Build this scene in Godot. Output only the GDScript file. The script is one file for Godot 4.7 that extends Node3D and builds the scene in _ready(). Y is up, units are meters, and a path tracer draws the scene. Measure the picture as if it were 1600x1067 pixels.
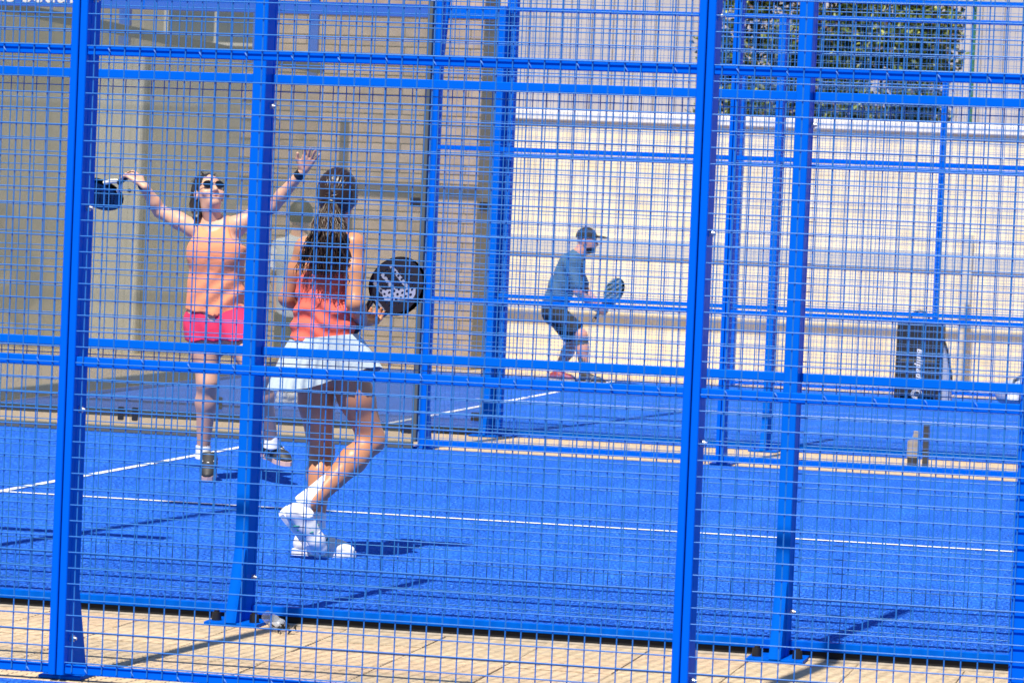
extends Node3D
# A padel court seen through the side fence of the next court. x runs along the fences, y is up, -z is the
# distance from the photographer's side line. "p" below is that distance in metres (z = -p).

const F := 5479.16        # focal length in photo pixels (1600 x 1067)
const YAW := 0.2134
const PITCH := 0.0328
const ROLL := 0.0412
const EYE := 1.4968
const PA := 10.52         # mesh planes of the five side fences
const PB := 12.45
const PC := 22.515
const PD := 24.376
const PE := 34.4
const XN := -9.48         # end line of the courts

var M := {}
var used := {}
var rng := RandomNumberGenerator.new()

# ------------------------------------------------------------------ positions
func ray(px: float, py: float) -> Vector3:
	var a := px - 800.0
	var b := py - 533.5
	var c := cos(ROLL)
	var s := sin(ROLL)
	var u := a * c + b * s
	var v := -a * s + b * c
	var xc := u / F
	var y2 := -v / F
	var zz := cos(PITCH) + y2 * sin(PITCH)
	var yy := y2 * cos(PITCH) - sin(PITCH)
	return Vector3(xc * cos(YAW) - zz * sin(YAW), yy, -(xc * sin(YAW) + zz * cos(YAW)))

func pix(px: float, py: float, p: float) -> Vector3:
	var d := ray(px, py)
	return Vector3(0, EYE, 0) + d * (p / -d.z)

func gnd(px: float, py: float, y := 0.0) -> Vector3:
	var d := ray(px, py)
	return Vector3(0, EYE, 0) + d * ((y - EYE) / d.y)

# ------------------------------------------------------------------ mesh collecting
class MB:
	var v := PackedVector3Array()
	var n := PackedVector3Array()
	var i := PackedInt32Array()
	var c := PackedColorArray()
	var uv := PackedVector2Array()
	var col := Color.WHITE
	var use_col := false
	func vert(p: Vector3, nn: Vector3) -> int:
		v.append(p)
		n.append(nn)
		if use_col:
			c.append(col)
		return v.size() - 1
	# a b c d counter-clockwise seen from outside
	func quad(a: Vector3, b: Vector3, cc: Vector3, d: Vector3) -> void:
		var nn := (b - a).cross(d - a).normalized()
		var k := vert(a, nn)
		vert(b, nn)
		vert(cc, nn)
		vert(d, nn)
		i.append_array([k, k + 2, k + 1, k, k + 3, k + 2])
	func tri(a: Vector3, b: Vector3, cc: Vector3) -> void:
		var nn := (b - a).cross(cc - a).normalized()
		var k := vert(a, nn)
		vert(b, nn)
		vert(cc, nn)
		i.append_array([k, k + 2, k + 1])
	func box(lo: Vector3, hi: Vector3) -> void:
		var a := Vector3(lo.x, lo.y, lo.z)
		var b := Vector3(hi.x, lo.y, lo.z)
		var cc := Vector3(hi.x, hi.y, lo.z)
		var d := Vector3(lo.x, hi.y, lo.z)
		var e := Vector3(lo.x, lo.y, hi.z)
		var f := Vector3(hi.x, lo.y, hi.z)
		var g := Vector3(hi.x, hi.y, hi.z)
		var h := Vector3(lo.x, hi.y, hi.z)
		quad(e, f, g, h)
		quad(b, a, d, cc)
		quad(a, e, h, d)
		quad(f, b, cc, g)
		quad(h, g, cc, d)
		quad(a, b, f, e)
	# closed prism: outline (counter-clockwise in the plane ux, uy seen from +uz), from o, along uz by len
	func prism(o: Vector3, ux: Vector3, uy: Vector3, outline: PackedVector2Array, ext: Vector3) -> void:
		var m := outline.size()
		var flip := ux.cross(uy).dot(ext) < 0.0
		var a: Array[Vector3] = []
		for q in outline:
			a.append(o + ux * q.x + uy * q.y)
		for k in m:
			var p0 := a[k]
			var p1 := a[(k + 1) % m]
			if flip:
				quad(p1, p0, p0 + ext, p1 + ext)
			else:
				quad(p0, p1, p1 + ext, p0 + ext)
		var t := Geometry2D.triangulate_polygon(outline)
		for k in range(0, t.size(), 3):
			var t0 := a[t[k]]
			var t1 := a[t[k + 1]]
			var t2 := a[t[k + 2]]
			var nn := (t1 - t0).cross(t2 - t0)
			if nn.dot(ext) < 0.0:
				tri(t0, t1, t2)
				tri(t0 + ext, t2 + ext, t1 + ext)
			else:
				tri(t0, t2, t1)
				tri(t0 + ext, t1 + ext, t2 + ext)
	# box with bevelled long edges, lying along an axis: 0 x, 1 y, 2 z
	func bevel(lo: Vector3, hi: Vector3, axis: int, b: float) -> void:
		var ax: Vector3 = [Vector3.RIGHT, Vector3.UP, Vector3.BACK][axis]
		var ux: Vector3 = [Vector3.UP, Vector3.BACK, Vector3.RIGHT][axis]
		var uy: Vector3 = [Vector3.BACK, Vector3.RIGHT, Vector3.UP][axis]
		var s := hi - lo
		var w := s.dot(ux)
		var h := s.dot(uy)
		var bb: float = min(b, min(w, h) * 0.45)
		var o := PackedVector2Array([Vector2(bb, 0), Vector2(w - bb, 0), Vector2(w, bb), Vector2(w, h - bb), Vector2(w - bb, h), Vector2(bb, h), Vector2(0, h - bb), Vector2(0, bb)])
		prism(lo, ux, uy, o, ax * s.dot(ax))
	func tube(a: Vector3, b: Vector3, ra: float, rb: float, sides := 6, caps := true) -> void:
		var d := (b - a).normalized()
		var ux := d.cross(Vector3.UP if abs(d.y) < 0.9 else Vector3.RIGHT).normalized()
		var uy := d.cross(ux)
		var k := v.size()
		for j in sides:
			var t := TAU * j / sides
			var nn := ux * cos(t) + uy * sin(t)
			vert(a + nn * ra, nn)
			vert(b + nn * rb, nn)
		for j in sides:
			var q := k + 2 * j
			var w := k + 2 * ((j + 1) % sides)
			i.append_array([q, w + 1, w, q, q + 1, w + 1])
		if caps:
			var e := vert(a, -d)
			for j in sides:
				var t := TAU * j / sides
				vert(a + (ux * cos(t) + uy * sin(t)) * ra, -d)
			for j in sides:
				i.append_array([e, e + 1 + j, e + 1 + (j + 1) % sides])
			e = vert(b, d)
			for j in sides:
				var t := TAU * j / sides
				vert(b + (ux * cos(t) + uy * sin(t)) * rb, d)
			for j in sides:
				i.append_array([e, e + 1 + (j + 1) % sides, e + 1 + j])
	# smooth tube along points with radii
	func sweep(pts: Array, rad: Array, sides := 8, squash := 1.0, sq_axis := Vector3.ZERO) -> void:
		var k := v.size()
		var ref := Vector3.ZERO
		for m in pts.size():
			var a: Vector3 = pts[max(m - 1, 0)]
			var b: Vector3 = pts[min(m + 1, pts.size() - 1)]
			var d := (b - a).normalized()
			if ref == Vector3.ZERO:
				ref = d.cross(Vector3.UP if abs(d.y) < 0.9 else Vector3.RIGHT).normalized()
			var ux := (ref - d * ref.dot(d)).normalized()
			ref = ux
			var uy := d.cross(ux)
			for j in sides:
				var t := TAU * j / sides
				var nn := ux * cos(t) + uy * sin(t)
				var off: Vector3 = nn * rad[m]
				if squash != 1.0:
					off -= sq_axis * off.dot(sq_axis) * (1.0 - squash)
				vert(pts[m] + off, nn)
		for m in pts.size() - 1:
			for j in sides:
				var q := k + m * sides + j
				var w := k + m * sides + (j + 1) % sides
				i.append_array([q, w + sides, w, q, q + sides, w + sides])
		for e in [0, pts.size() - 1]:
			var d2: Vector3 = (pts[0] - pts[1]) if e == 0 else (pts[e] - pts[e - 1])
			d2 = d2.normalized()
			var ce := vert(pts[e] + d2 * (rad[e] as float) * 0.4, d2)
			for j in sides:
				var q := k + int(e) * sides + j
				var w := k + int(e) * sides + (j + 1) % sides
				if e == 0:
					i.append_array([ce, q, w])
				else:
					i.append_array([ce, w, q])
	func mesh() -> ArrayMesh:
		var arr := []
		arr.resize(Mesh.ARRAY_MAX)
		arr[Mesh.ARRAY_VERTEX] = v
		arr[Mesh.ARRAY_NORMAL] = n
		arr[Mesh.ARRAY_INDEX] = i
		if use_col:
			arr[Mesh.ARRAY_COLOR] = c
		if uv.size() == v.size():
			arr[Mesh.ARRAY_TEX_UV] = uv
		var m := ArrayMesh.new()
		m.add_surface_from_arrays(Mesh.PRIMITIVE_TRIANGLES, arr)
		return m

# ------------------------------------------------------------------ distance field meshed as surface nets
class Field:
	var o: Vector3
	var h: float
	var nx: int
	var ny: int
	var nz: int
	var d: PackedFloat32Array
	func _init(lo: Vector3, hi: Vector3, cell: float) -> void:
		o = lo
		h = cell
		nx = int(ceil((hi.x - lo.x) / cell)) + 2
		ny = int(ceil((hi.y - lo.y) / cell)) + 2
		nz = int(ceil((hi.z - lo.z) / cell)) + 2
		d = PackedFloat32Array()
		d.resize(nx * ny * nz)
		d.fill(1.0)
	func span(lo: Vector3, hi: Vector3) -> PackedInt32Array:
		return PackedInt32Array([max(0, int((lo.x - o.x) / h)), min(nx - 1, int((hi.x - o.x) / h) + 1),
			max(0, int((lo.y - o.y) / h)), min(ny - 1, int((hi.y - o.y) / h) + 1),
			max(0, int((lo.z - o.z) / h)), min(nz - 1, int((hi.z - o.z) / h) + 1)])
	# tapered capsule; f and q flatten it along f to q of its radius
	func cone(a: Vector3, b: Vector3, ra: float, rb: float, k := 0.03, f := Vector3.ZERO, q := 1.0) -> void:
		var r: float = max(ra, rb) + k + 3.5 * h
		var s := span(Vector3(min(a.x, b.x) - r, min(a.y, b.y) - r, min(a.z, b.z) - r), Vector3(max(a.x, b.x) + r, max(a.y, b.y) + r, max(a.z, b.z) + r))
		var ab := b - a
		var l2: float = max(ab.length_squared(), 1e-9)
		var flat := q != 1.0
		var iq := 1.0 / q - 1.0
		var dr := rb - ra
		for z in range(s[4], s[5] + 1):
			for y in range(s[2], s[3] + 1):
				var base := (z * ny + y) * nx
				var pt := Vector3(o.x + s[0] * h, o.y + y * h, o.z + z * h)
				for x in range(s[0], s[1] + 1):
					var w := pt - a
					var t := clampf(w.dot(ab) / l2, 0.0, 1.0)
					w -= ab * t
					if flat:
						w += f * (w.dot(f) * iq)
					var e := w.length() - ra - dr * t
					if flat and e < 0.0:
						e *= q
					var g := d[base + x]
					if e < g + k:
						var m := k - absf(e - g)
						if m > 0.0:
							d[base + x] = minf(e, g) - m * m / k * 0.25
						elif e < g:
							d[base + x] = e
					pt.x += h
	func ell(c: Vector3, bs: Basis, r: Vector3, k := 0.02, sign := 1.0) -> void:
		var m: float = max(r.x, max(r.y, r.z)) + k + 2.5 * h
		var s := span(c - Vector3(m, m, m), c + Vector3(m, m, m))
		var inv := bs.transposed()
		var ir := Vector3(1.0 / r.x, 1.0 / r.y, 1.0 / r.z)
		for z in range(s[4], s[5] + 1):
			for y in range(s[2], s[3] + 1):
				var base := (z * ny + y) * nx
				for x in range(s[0], s[1] + 1):
					var w := inv * (Vector3(o.x + x * h, o.y + y * h, o.z + z * h) - c)
					var u := w * ir
					var k0 := u.length()
					var e := k0 * (k0 - 1.0) / maxf((u * ir).length(), 1e-6)
					var g := d[base + x]
					if sign < 0.0:
						e = -e
						var mm := k - absf(e - g)
						if mm > 0.0:
							d[base + x] = maxf(e, g) + mm * mm / k * 0.25
						elif e > g:
							d[base + x] = e
					else:
						var mm := k - absf(e - g)
						if mm > 0.0:
							d[base + x] = minf(e, g) - mm * mm / k * 0.25
						elif e < g:
							d[base + x] = e
	# keeps what lies behind the plane through c with normal nn
	func cut(nn: Vector3, c: Vector3) -> void:
		var lim := 3.0 * h
		for z in nz:
			for y in ny:
				var base := (z * ny + y) * nx
				var e := nn.dot(Vector3(o.x, o.y + y * h, o.z + z * h) - c)
				var st := nn.x * h
				for x in nx:
					if d[base + x] < lim and e > d[base + x]:
						d[base + x] = e
					e += st
	func folds(fn: Callable) -> void:
		var lim := 3.0 * h
		for z in nz:
			for y in ny:
				var base := (z * ny + y) * nx
				for x in nx:
					if absf(d[base + x]) < lim:
						d[base + x] += fn.call(Vector3(o.x + x * h, o.y + y * h, o.z + z * h))
	func into(mb: MB) -> void:
		var lim := 3.2 * h
		var ids := PackedInt32Array()
		ids.resize(nx * ny * nz)
		ids.fill(-1)
		var sy := nx
		var sz := nx * ny
		var off := PackedInt32Array([0, 1, sy, sy + 1, sz, sz + 1, sz + sy, sz + sy + 1])
		var cr: Array[Vector3] = [Vector3(0, 0, 0), Vector3(1, 0, 0), Vector3(0, 1, 0), Vector3(1, 1, 0), Vector3(0, 0, 1), Vector3(1, 0, 1), Vector3(0, 1, 1), Vector3(1, 1, 1)]
		var ed := PackedInt32Array([0, 1, 2, 3, 4, 5, 6, 7, 0, 2, 1, 3, 4, 6, 5, 7, 0, 4, 1, 5, 2, 6, 3, 7])
		for z in range(1, nz - 2):
			for y in range(1, ny - 2):
				var base := z * sz + y * sy
				for x in range(1, nx - 2):
					var b := base + x
					if absf(d[b]) > lim:
						continue
					var mask := 0
					for q in 8:
						if d[b + off[q]] < 0.0:
							mask |= 1 << q
					if mask == 0 or mask == 255:
						continue
					var acc := Vector3.ZERO
					var cnt := 0
					for q in 12:
						var e0 := ed[q * 2]
						var e1 := ed[q * 2 + 1]
						if ((mask >> e0) & 1) != ((mask >> e1) & 1):
							var f0 := d[b + off[e0]]
							var f1 := d[b + off[e1]]
							acc += cr[e0].lerp(cr[e1], f0 / (f0 - f1))
							cnt += 1
					var pos := acc / cnt
					var g := Vector3(
						d[b + 1] - d[b] + d[b + 1 + sy + sz] - d[b + sy + sz] + d[b + 1 + sy] - d[b + sy] + d[b + 1 + sz] - d[b + sz],
						d[b + sy] - d[b] + d[b + sy + 1 + sz] - d[b + 1 + sz] + d[b + sy + 1] - d[b + 1] + d[b + sy + sz] - d[b + sz],
						d[b + sz] - d[b] + d[b + sz + 1 + sy] - d[b + 1 + sy] + d[b + sz + 1] - d[b + 1] + d[b + sz + sy] - d[b + sy])
					ids[b] = mb.vert(o + (Vector3(x, y, z) + pos) * h, g.normalized())
		for z in range(2, nz - 2):
			for y in range(2, ny - 2):
				var base := z * sz + y * sy
				for x in range(2, nx - 2):
					var b := base + x
					if ids[b] < 0:
						continue
					var s0 := d[b] < 0.0
					if s0 != (d[b + 1] < 0.0):
						face(mb, ids[b], ids[b - sy], ids[b - sy - sz], ids[b - sz], s0)
					if s0 != (d[b + sy] < 0.0):
						face(mb, ids[b], ids[b - sz], ids[b - sz - 1], ids[b - 1], s0)
					if s0 != (d[b + sz] < 0.0):
						face(mb, ids[b], ids[b - 1], ids[b - 1 - sy], ids[b - sy], s0)
	func face(mb: MB, a: int, b: int, c: int, e: int, s: bool) -> void:
		if a < 0 or b < 0 or c < 0 or e < 0:
			return
		if s:
			mb.i.append_array([a, c, b, a, e, c])
		else:
			mb.i.append_array([a, b, c, a, c, e])

# ------------------------------------------------------------------ objects
func numbered(called: String) -> String:
	var k: int = used.get(called, 0)
	used[called] = k + 1
	return called if k == 0 else "%s_%03d" % [called, k]

func tag(o: Node, label: String, category: String, group := "") -> Node:
	o.set_meta("label", label)
	o.set_meta("category", category)
	if group != "":
		o.set_meta("group", group)
	return o

func thing(called: String, label: String, category: String, at := Vector3.ZERO, group := "") -> Node3D:
	var o := Node3D.new()
	o.name = numbered(called)
	add_child(o)
	o.position = at
	tag(o, label, category, group)
	return o

# vertices are given in world space; the node's own origin is subtracted through the parent's position
func put(mb, called: String, mat: Material, parent: Node3D = null) -> MeshInstance3D:
	var o := MeshInstance3D.new()
	o.mesh = mb.mesh() if mb is MB else mb
	o.material_override = mat
	o.cast_shadow = GeometryInstance3D.SHADOW_CASTING_SETTING_ON
	if parent:
		o.name = called
		parent.add_child(o, true)
		var w := Vector3.ZERO
		var t: Node = parent
		while t != self:
			w += (t as Node3D).position
			t = t.get_parent()
		o.position = -w
	else:
		o.name = numbered(called)
		add_child(o, true)
	return o

func struct(mb, called: String, mat: Material) -> MeshInstance3D:
	var o := put(mb, called, mat)
	o.set_meta("kind", "structure")
	return o

func lin(r: float, g: float, b: float) -> Color:
	return Color(r, g, b).linear_to_srgb()

func mat(called: String, c: Color, rough := 0.6, metal := 0.0) -> StandardMaterial3D:
	var m := StandardMaterial3D.new()
	m.albedo_color = c
	m.roughness = rough
	m.metallic = metal
	M[called] = m
	return m

func noise_tex(size: int, freq: float, ramp: Array, octaves := 4, seed_ := 1, kind := FastNoiseLite.TYPE_SIMPLEX_SMOOTH) -> NoiseTexture2D:
	var n := FastNoiseLite.new()
	n.noise_type = kind
	n.frequency = freq
	n.fractal_octaves = octaves
	n.seed = seed_
	var t := NoiseTexture2D.new()
	t.width = size
	t.height = size
	t.seamless = true
	t.noise = n
	if ramp.size():
		var g := Gradient.new()
		var offs := PackedFloat32Array()
		var cols := PackedColorArray()
		for r in ramp:
			offs.append(r[0])
			cols.append(r[1])
		g.offsets = offs
		g.colors = cols
		t.color_ramp = g
	return t

func normal_tex(size: int, freq: float, strength: float, octaves := 3, seed_ := 5) -> NoiseTexture2D:
	var t := noise_tex(size, freq, [], octaves, seed_)
	t.as_normal_map = true
	t.bump_strength = strength
	return t

func tri_map(m: StandardMaterial3D, metres: float) -> void:
	m.uv1_triplanar = true
	m.uv1_world_triplanar = true
	m.uv1_scale = Vector3.ONE / metres

func materials() -> void:
	# blue powder-coated steel
	var s := mat("steel", lin(0.001, 0.108, 0.62), 0.40)
	s.roughness_texture = noise_tex(256, 0.02, [[0.0, Color(0.75, 0.75, 0.75)], [1.0, Color(1, 1, 1)]], 4, 3)
	tri_map(s, 0.6)
	s.metallic_specular = 0.05
	mat("wire", lin(0.020, 0.155, 0.46), 0.34).metallic_specular = 0.4
	mat("weld", lin(0.09, 0.24, 0.64), 0.5)
	mat("zinc", lin(0.55, 0.56, 0.57), 0.35, 0.8)
	mat("bolt_cap", lin(0.012, 0.012, 0.013), 0.5)
	mat("gap_shade", lin(0.010, 0.010, 0.012), 0.85)  # near-black colour for the shade under the bottom rail
	mat("sill_grey", lin(0.22, 0.25, 0.27), 0.6)
	mat("channel", lin(0.10, 0.115, 0.11), 0.5, 0.3)
	# turf
	var t := mat("turf", Color.WHITE, 0.95)
	t.albedo_texture = noise_tex(1024, 0.055, [[0.0, lin(0.014, 0.080, 0.48)], [0.42, lin(0.024, 0.145, 0.72)], [0.70, lin(0.040, 0.20, 0.84)], [1.0, lin(0.25, 0.43, 0.90)]], 3, 11)
	t.normal_enabled = true
	t.normal_texture = normal_tex(1024, 0.06, 14.0, 4, 12)
	t.normal_scale = 1.0
	t.metallic_specular = 0.12
	t.detail_enabled = true
	t.detail_blend_mode = BaseMaterial3D.BLEND_MODE_MUL
	t.detail_albedo = noise_tex(512, 0.006, [[0.0, Color(0.86, 0.88, 0.9)], [1.0, Color(1, 1, 1)]], 3, 8)
	t.uv2_triplanar = true
	t.uv2_world_triplanar = true
	t.uv2_scale = Vector3.ONE / 3.1
	tri_map(t, 0.7)
	t.uv1_scale = Vector3(1.0 / 0.8, 1.0 / 0.8, 1.0 / 4.5)   # the pile is brushed along the court's width
	var li := mat("line", Color.WHITE, 0.9)
	li.albedo_texture = noise_tex(512, 0.06, [[0.0, lin(0.52, 0.58, 0.74)], [0.5, lin(0.78, 0.8, 0.84)], [1.0, lin(0.86, 0.87, 0.88)]], 3, 21)
	tri_map(li, 0.5)
	# pavers: three tones
	for k in 4:
		var pv := mat("paver%d" % k, Color.WHITE, 0.85)
		var b: float = [1.0, 0.94, 1.05, 0.98][k]
		var rd: float = [1.0, 1.0, 1.03, 1.05][k]
		pv.albedo_texture = noise_tex(512, 0.02, [[0.0, lin(0.40 * b * rd, 0.295 * b, 0.175 * b)], [0.4, lin(0.53 * b * rd, 0.41 * b, 0.26 * b)], [0.8, lin(0.60 * b * rd, 0.48 * b, 0.32 * b)], [1.0, lin(0.65 * b * rd, 0.54 * b, 0.39 * b)]], 5, 30 + k)
		pv.normal_enabled = true
		pv.normal_texture = normal_tex(512, 0.05, 5.0, 4, 40 + k)
		tri_map(pv, 0.55)
	mat("mortar", lin(0.42, 0.36, 0.28), 0.95)
	mat("earth", lin(0.20, 0.17, 0.13), 0.95)
	# walls
	var cw := mat("cream", Color.WHITE, 0.9)
	cw.albedo_texture = noise_tex(512, 0.012, [[0.0, lin(0.70, 0.58, 0.37)], [0.5, lin(0.79, 0.68, 0.47)], [1.0, lin(0.83, 0.74, 0.56)]], 5, 51)
	tri_map(cw, 2.3)
	mat("coping", lin(0.72, 0.69, 0.63), 0.9)
	mat("wall_grey", lin(0.52, 0.49, 0.43), 0.9)
	for k in 3:
		var bk := mat("brick%d" % k, Color.WHITE, 0.92)
		var b2: float = [1.0, 0.95, 1.05][k]
		bk.albedo_texture = noise_tex(256, 0.02, [[0.0, lin(0.33 * b2, 0.255 * b2, 0.20 * b2)], [0.5, lin(0.42 * b2, 0.325 * b2, 0.265 * b2)], [1.0, lin(0.50 * b2, 0.40 * b2, 0.33 * b2)]], 4, 61 + k)
		tri_map(bk, 1.7)
	mat("render_grey", lin(0.225, 0.215, 0.20), 0.95)
	mat("column", lin(0.45, 0.455, 0.435), 0.9)
	mat("window_dark", lin(0.05, 0.07, 0.11), 0.1)
	var far := mat("far_grey", Color.WHITE, 0.85)
	far.albedo_texture = noise_tex(256, 0.01, [[0.0, lin(0.34, 0.34, 0.40)], [1.0, lin(0.45, 0.44, 0.48)]], 4, 71)
	tri_map(far, 4.0)
	# glass
	var g := mat("glass", Color(lin(0.12, 0.135, 0.095), 0.16), 0.03)
	g.transparency = BaseMaterial3D.TRANSPARENCY_ALPHA
	g.metallic_specular = 0.3
	var pl := mat("clear_plastic", Color(0.9, 0.93, 0.97, 0.25), 0.12)
	pl.transparency = BaseMaterial3D.TRANSPARENCY_ALPHA
	# plants
	var lf := mat("leaf", Color.WHITE, 0.5)
	lf.vertex_color_use_as_albedo = true
	lf.backlight = Color(0.12, 0.16, 0.03)
	mat("bark", lin(0.09, 0.065, 0.045), 0.9)
	mat("green_paint", lin(0.03, 0.16, 0.10), 0.5)
	# people
	var sk := mat("skin_fair", lin(0.60, 0.335, 0.225), 0.5)
	sk.subsurf_scatter_enabled = true
	sk.subsurf_scatter_strength = 0.12
	var sk2 := mat("skin_tan", lin(0.52, 0.23, 0.115), 0.42)
	sk2.subsurf_scatter_enabled = true
	sk2.subsurf_scatter_strength = 0.1
	mat("skin_red", lin(0.55, 0.27, 0.19), 0.5)
	mat("lip", lin(0.42, 0.14, 0.11), 0.45)
	cloth("orange", lin(0.84, 0.29, 0.14), 101)
	cloth("coral", lin(0.76, 0.125, 0.085), 102)
	cloth("pink", lin(0.58, 0.018, 0.090), 103)
	cloth("white_cloth", lin(0.44, 0.53, 0.58), 104)
	cloth("grey_cloth", lin(0.42, 0.45, 0.48), 105)
	cloth("teal_cloth", lin(0.045, 0.11, 0.20), 106)
	cloth("black_cloth", lin(0.012, 0.014, 0.02), 107)
	cloth("charcoal", lin(0.055, 0.06, 0.065), 108)
	cloth("white_sock", lin(0.78, 0.79, 0.80), 109)
	mat("shoe_white", lin(0.76, 0.75, 0.72), 0.55)
	mat("shoe_green", lin(0.02, 0.22, 0.20), 0.5)
	mat("shoe_black", lin(0.022, 0.023, 0.026), 0.6)
	mat("sole_pink", lin(0.68, 0.44, 0.36), 0.6)
	mat("sole_grey", lin(0.36, 0.37, 0.38), 0.6)
	mat("shoe_red", lin(0.30, 0.04, 0.04), 0.55)
	var hb := mat("hair_brown", Color.WHITE, 0.38)
	hb.vertex_color_use_as_albedo = true
	mat("hair_dark", lin(0.016, 0.011, 0.009), 0.42)
	mat("hair_grey", lin(0.018, 0.016, 0.014), 0.6)
	mat("lens_dark", lin(0.006, 0.006, 0.008), 0.08)
	mat("black_plastic", lin(0.010, 0.010, 0.012), 0.35)
	mat("racket_edge", lin(0.03, 0.026, 0.03), 0.3)
	mat("racket_white", lin(0.74, 0.72, 0.62), 0.4)
	mat("grip_tape", lin(0.02, 0.018, 0.02), 0.7)
	var rp := mat("racket_print", Color.WHITE, 0.32)
	rp.vertex_color_use_as_albedo = true
	mat("bag_black", lin(0.008, 0.009, 0.014), 0.6)
	mat("bag_grey", lin(0.30, 0.34, 0.46), 0.6)
	mat("print_white", lin(0.78, 0.78, 0.8), 0.6)
	mat("box_grey", lin(0.035, 0.04, 0.05), 0.6)
	mat("kraft", lin(0.30, 0.28, 0.27), 0.8)

func cloth(called: String, c: Color, seed_: int) -> void:
	var m := mat(called, c, 0.85)
	m.rim_enabled = true
	m.rim = 0.15
	m.normal_enabled = true
	m.normal_texture = normal_tex(256, 0.03, 3.0, 4, seed_)
	m.normal_scale = 0.5
	tri_map(m, 0.25)

# ------------------------------------------------------------------ fences
# One side fence. side = 1: posts and rails stand towards the photographer, side = -1: behind the wire.
func wire_mesh(parent: Node3D, x0: float, x1: float, y0: float, y1: float, p: float, dia: float, row0: float, col0: float, front: float, lap := 0.0) -> void:
	var mb := MB.new()
	var r := dia / 2
	var y := row0
	while y < y1:
		if y > y0:
			var a := Vector3(x0, y, -p + front * r * 0.95)
			var b := Vector3(x1 + lap, y, -p + front * r * 0.95)
			mb.tube(a, b, r, r, 6)
		y += 0.05
	var x := col0
	while x < x1 - 0.01:
		if x > x0 + 0.01:
			mb.tube(Vector3(x, y0, -p - front * r * 0.95), Vector3(x, y1, -p - front * r * 0.95), r, r, 6)
		x += 0.05
	var o := put(mb, "wire_mesh", M.wire, parent)
	o.set_meta("kind", "stuff")

func post(parent: Node3D, x: float, p0: float, p1: float, h: float, side: float, detail: bool) -> void:
	var mb := MB.new()
	mb.bevel(Vector3(x - 0.025, 0.012, -p1), Vector3(x + 0.025, h, -p0), 1, 0.003)
	var o := put(mb, "post", M.steel, parent)
	# base plate and sloping brace on the outer side
	var out := -p0 if side > 0 else -p1
	var pm := (p0 + p1) / 2
	mb = MB.new()
	if side > 0:
		mb.bevel(Vector3(x - 0.1, 0.001, -pm - 0.07), Vector3(x + 0.1, 0.012, -pm + 0.15), 0, 0.002)
	else:
		mb.bevel(Vector3(x - 0.07, 0.001, -pm - 0.16), Vector3(x + 0.07, 0.012, -pm + 0.05), 0, 0.002)
	put(mb, "base_plate", M.steel, o)
	mb = MB.new()
	var ol := PackedVector2Array([Vector2(0, 0.0125), Vector2(0.105, 0.0125), Vector2(0.012, 0.275), Vector2(0, 0.275)])
	mb.prism(Vector3(x - 0.021, 0, out), Vector3(0, 0, side), Vector3.UP, ol, Vector3(0.042, 0, 0))
	put(mb, "brace", M.steel, o)
	if detail:
		for sx in [-1.0, 1.0]:
			for sz in [-1.0, 1.0]:
				mb = MB.new()
				var c := Vector3(x + 0.072 * sx, 0.012, -pm + 0.075 * sz + 0.01 * side)
				mb.tube(c, c + Vector3(0, 0.03, 0), 0.019, 0.017, 8)
				mb.tube(c + Vector3(0, 0.03, 0), c + Vector3(0, 0.042, 0), 0.011, 0.009, 8)
				put(mb, "bolt", M.bolt_cap, o)

func rail(parent: Node3D, x0: float, x1: float, y0: float, y1: float, p0: float, p1: float, called := "rail", m: Material = null) -> void:
	var mb := MB.new()
	mb.bevel(Vector3(x0, y0, -p1), Vector3(x1, y1, -p0), 0, 0.0025)
	put(mb, called, m if m else M.steel, parent)

func clip(parent: Node3D, c: Vector3, d: Vector3, called := "bolt") -> void:
	var mb := MB.new()
	mb.tube(c, c + d * 0.012, 0.011, 0.010, 8)
	mb.tube(c + d * 0.012, c + d * 0.02, 0.007, 0.005, 8)
	put(mb, called, M.zinc, parent)

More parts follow.
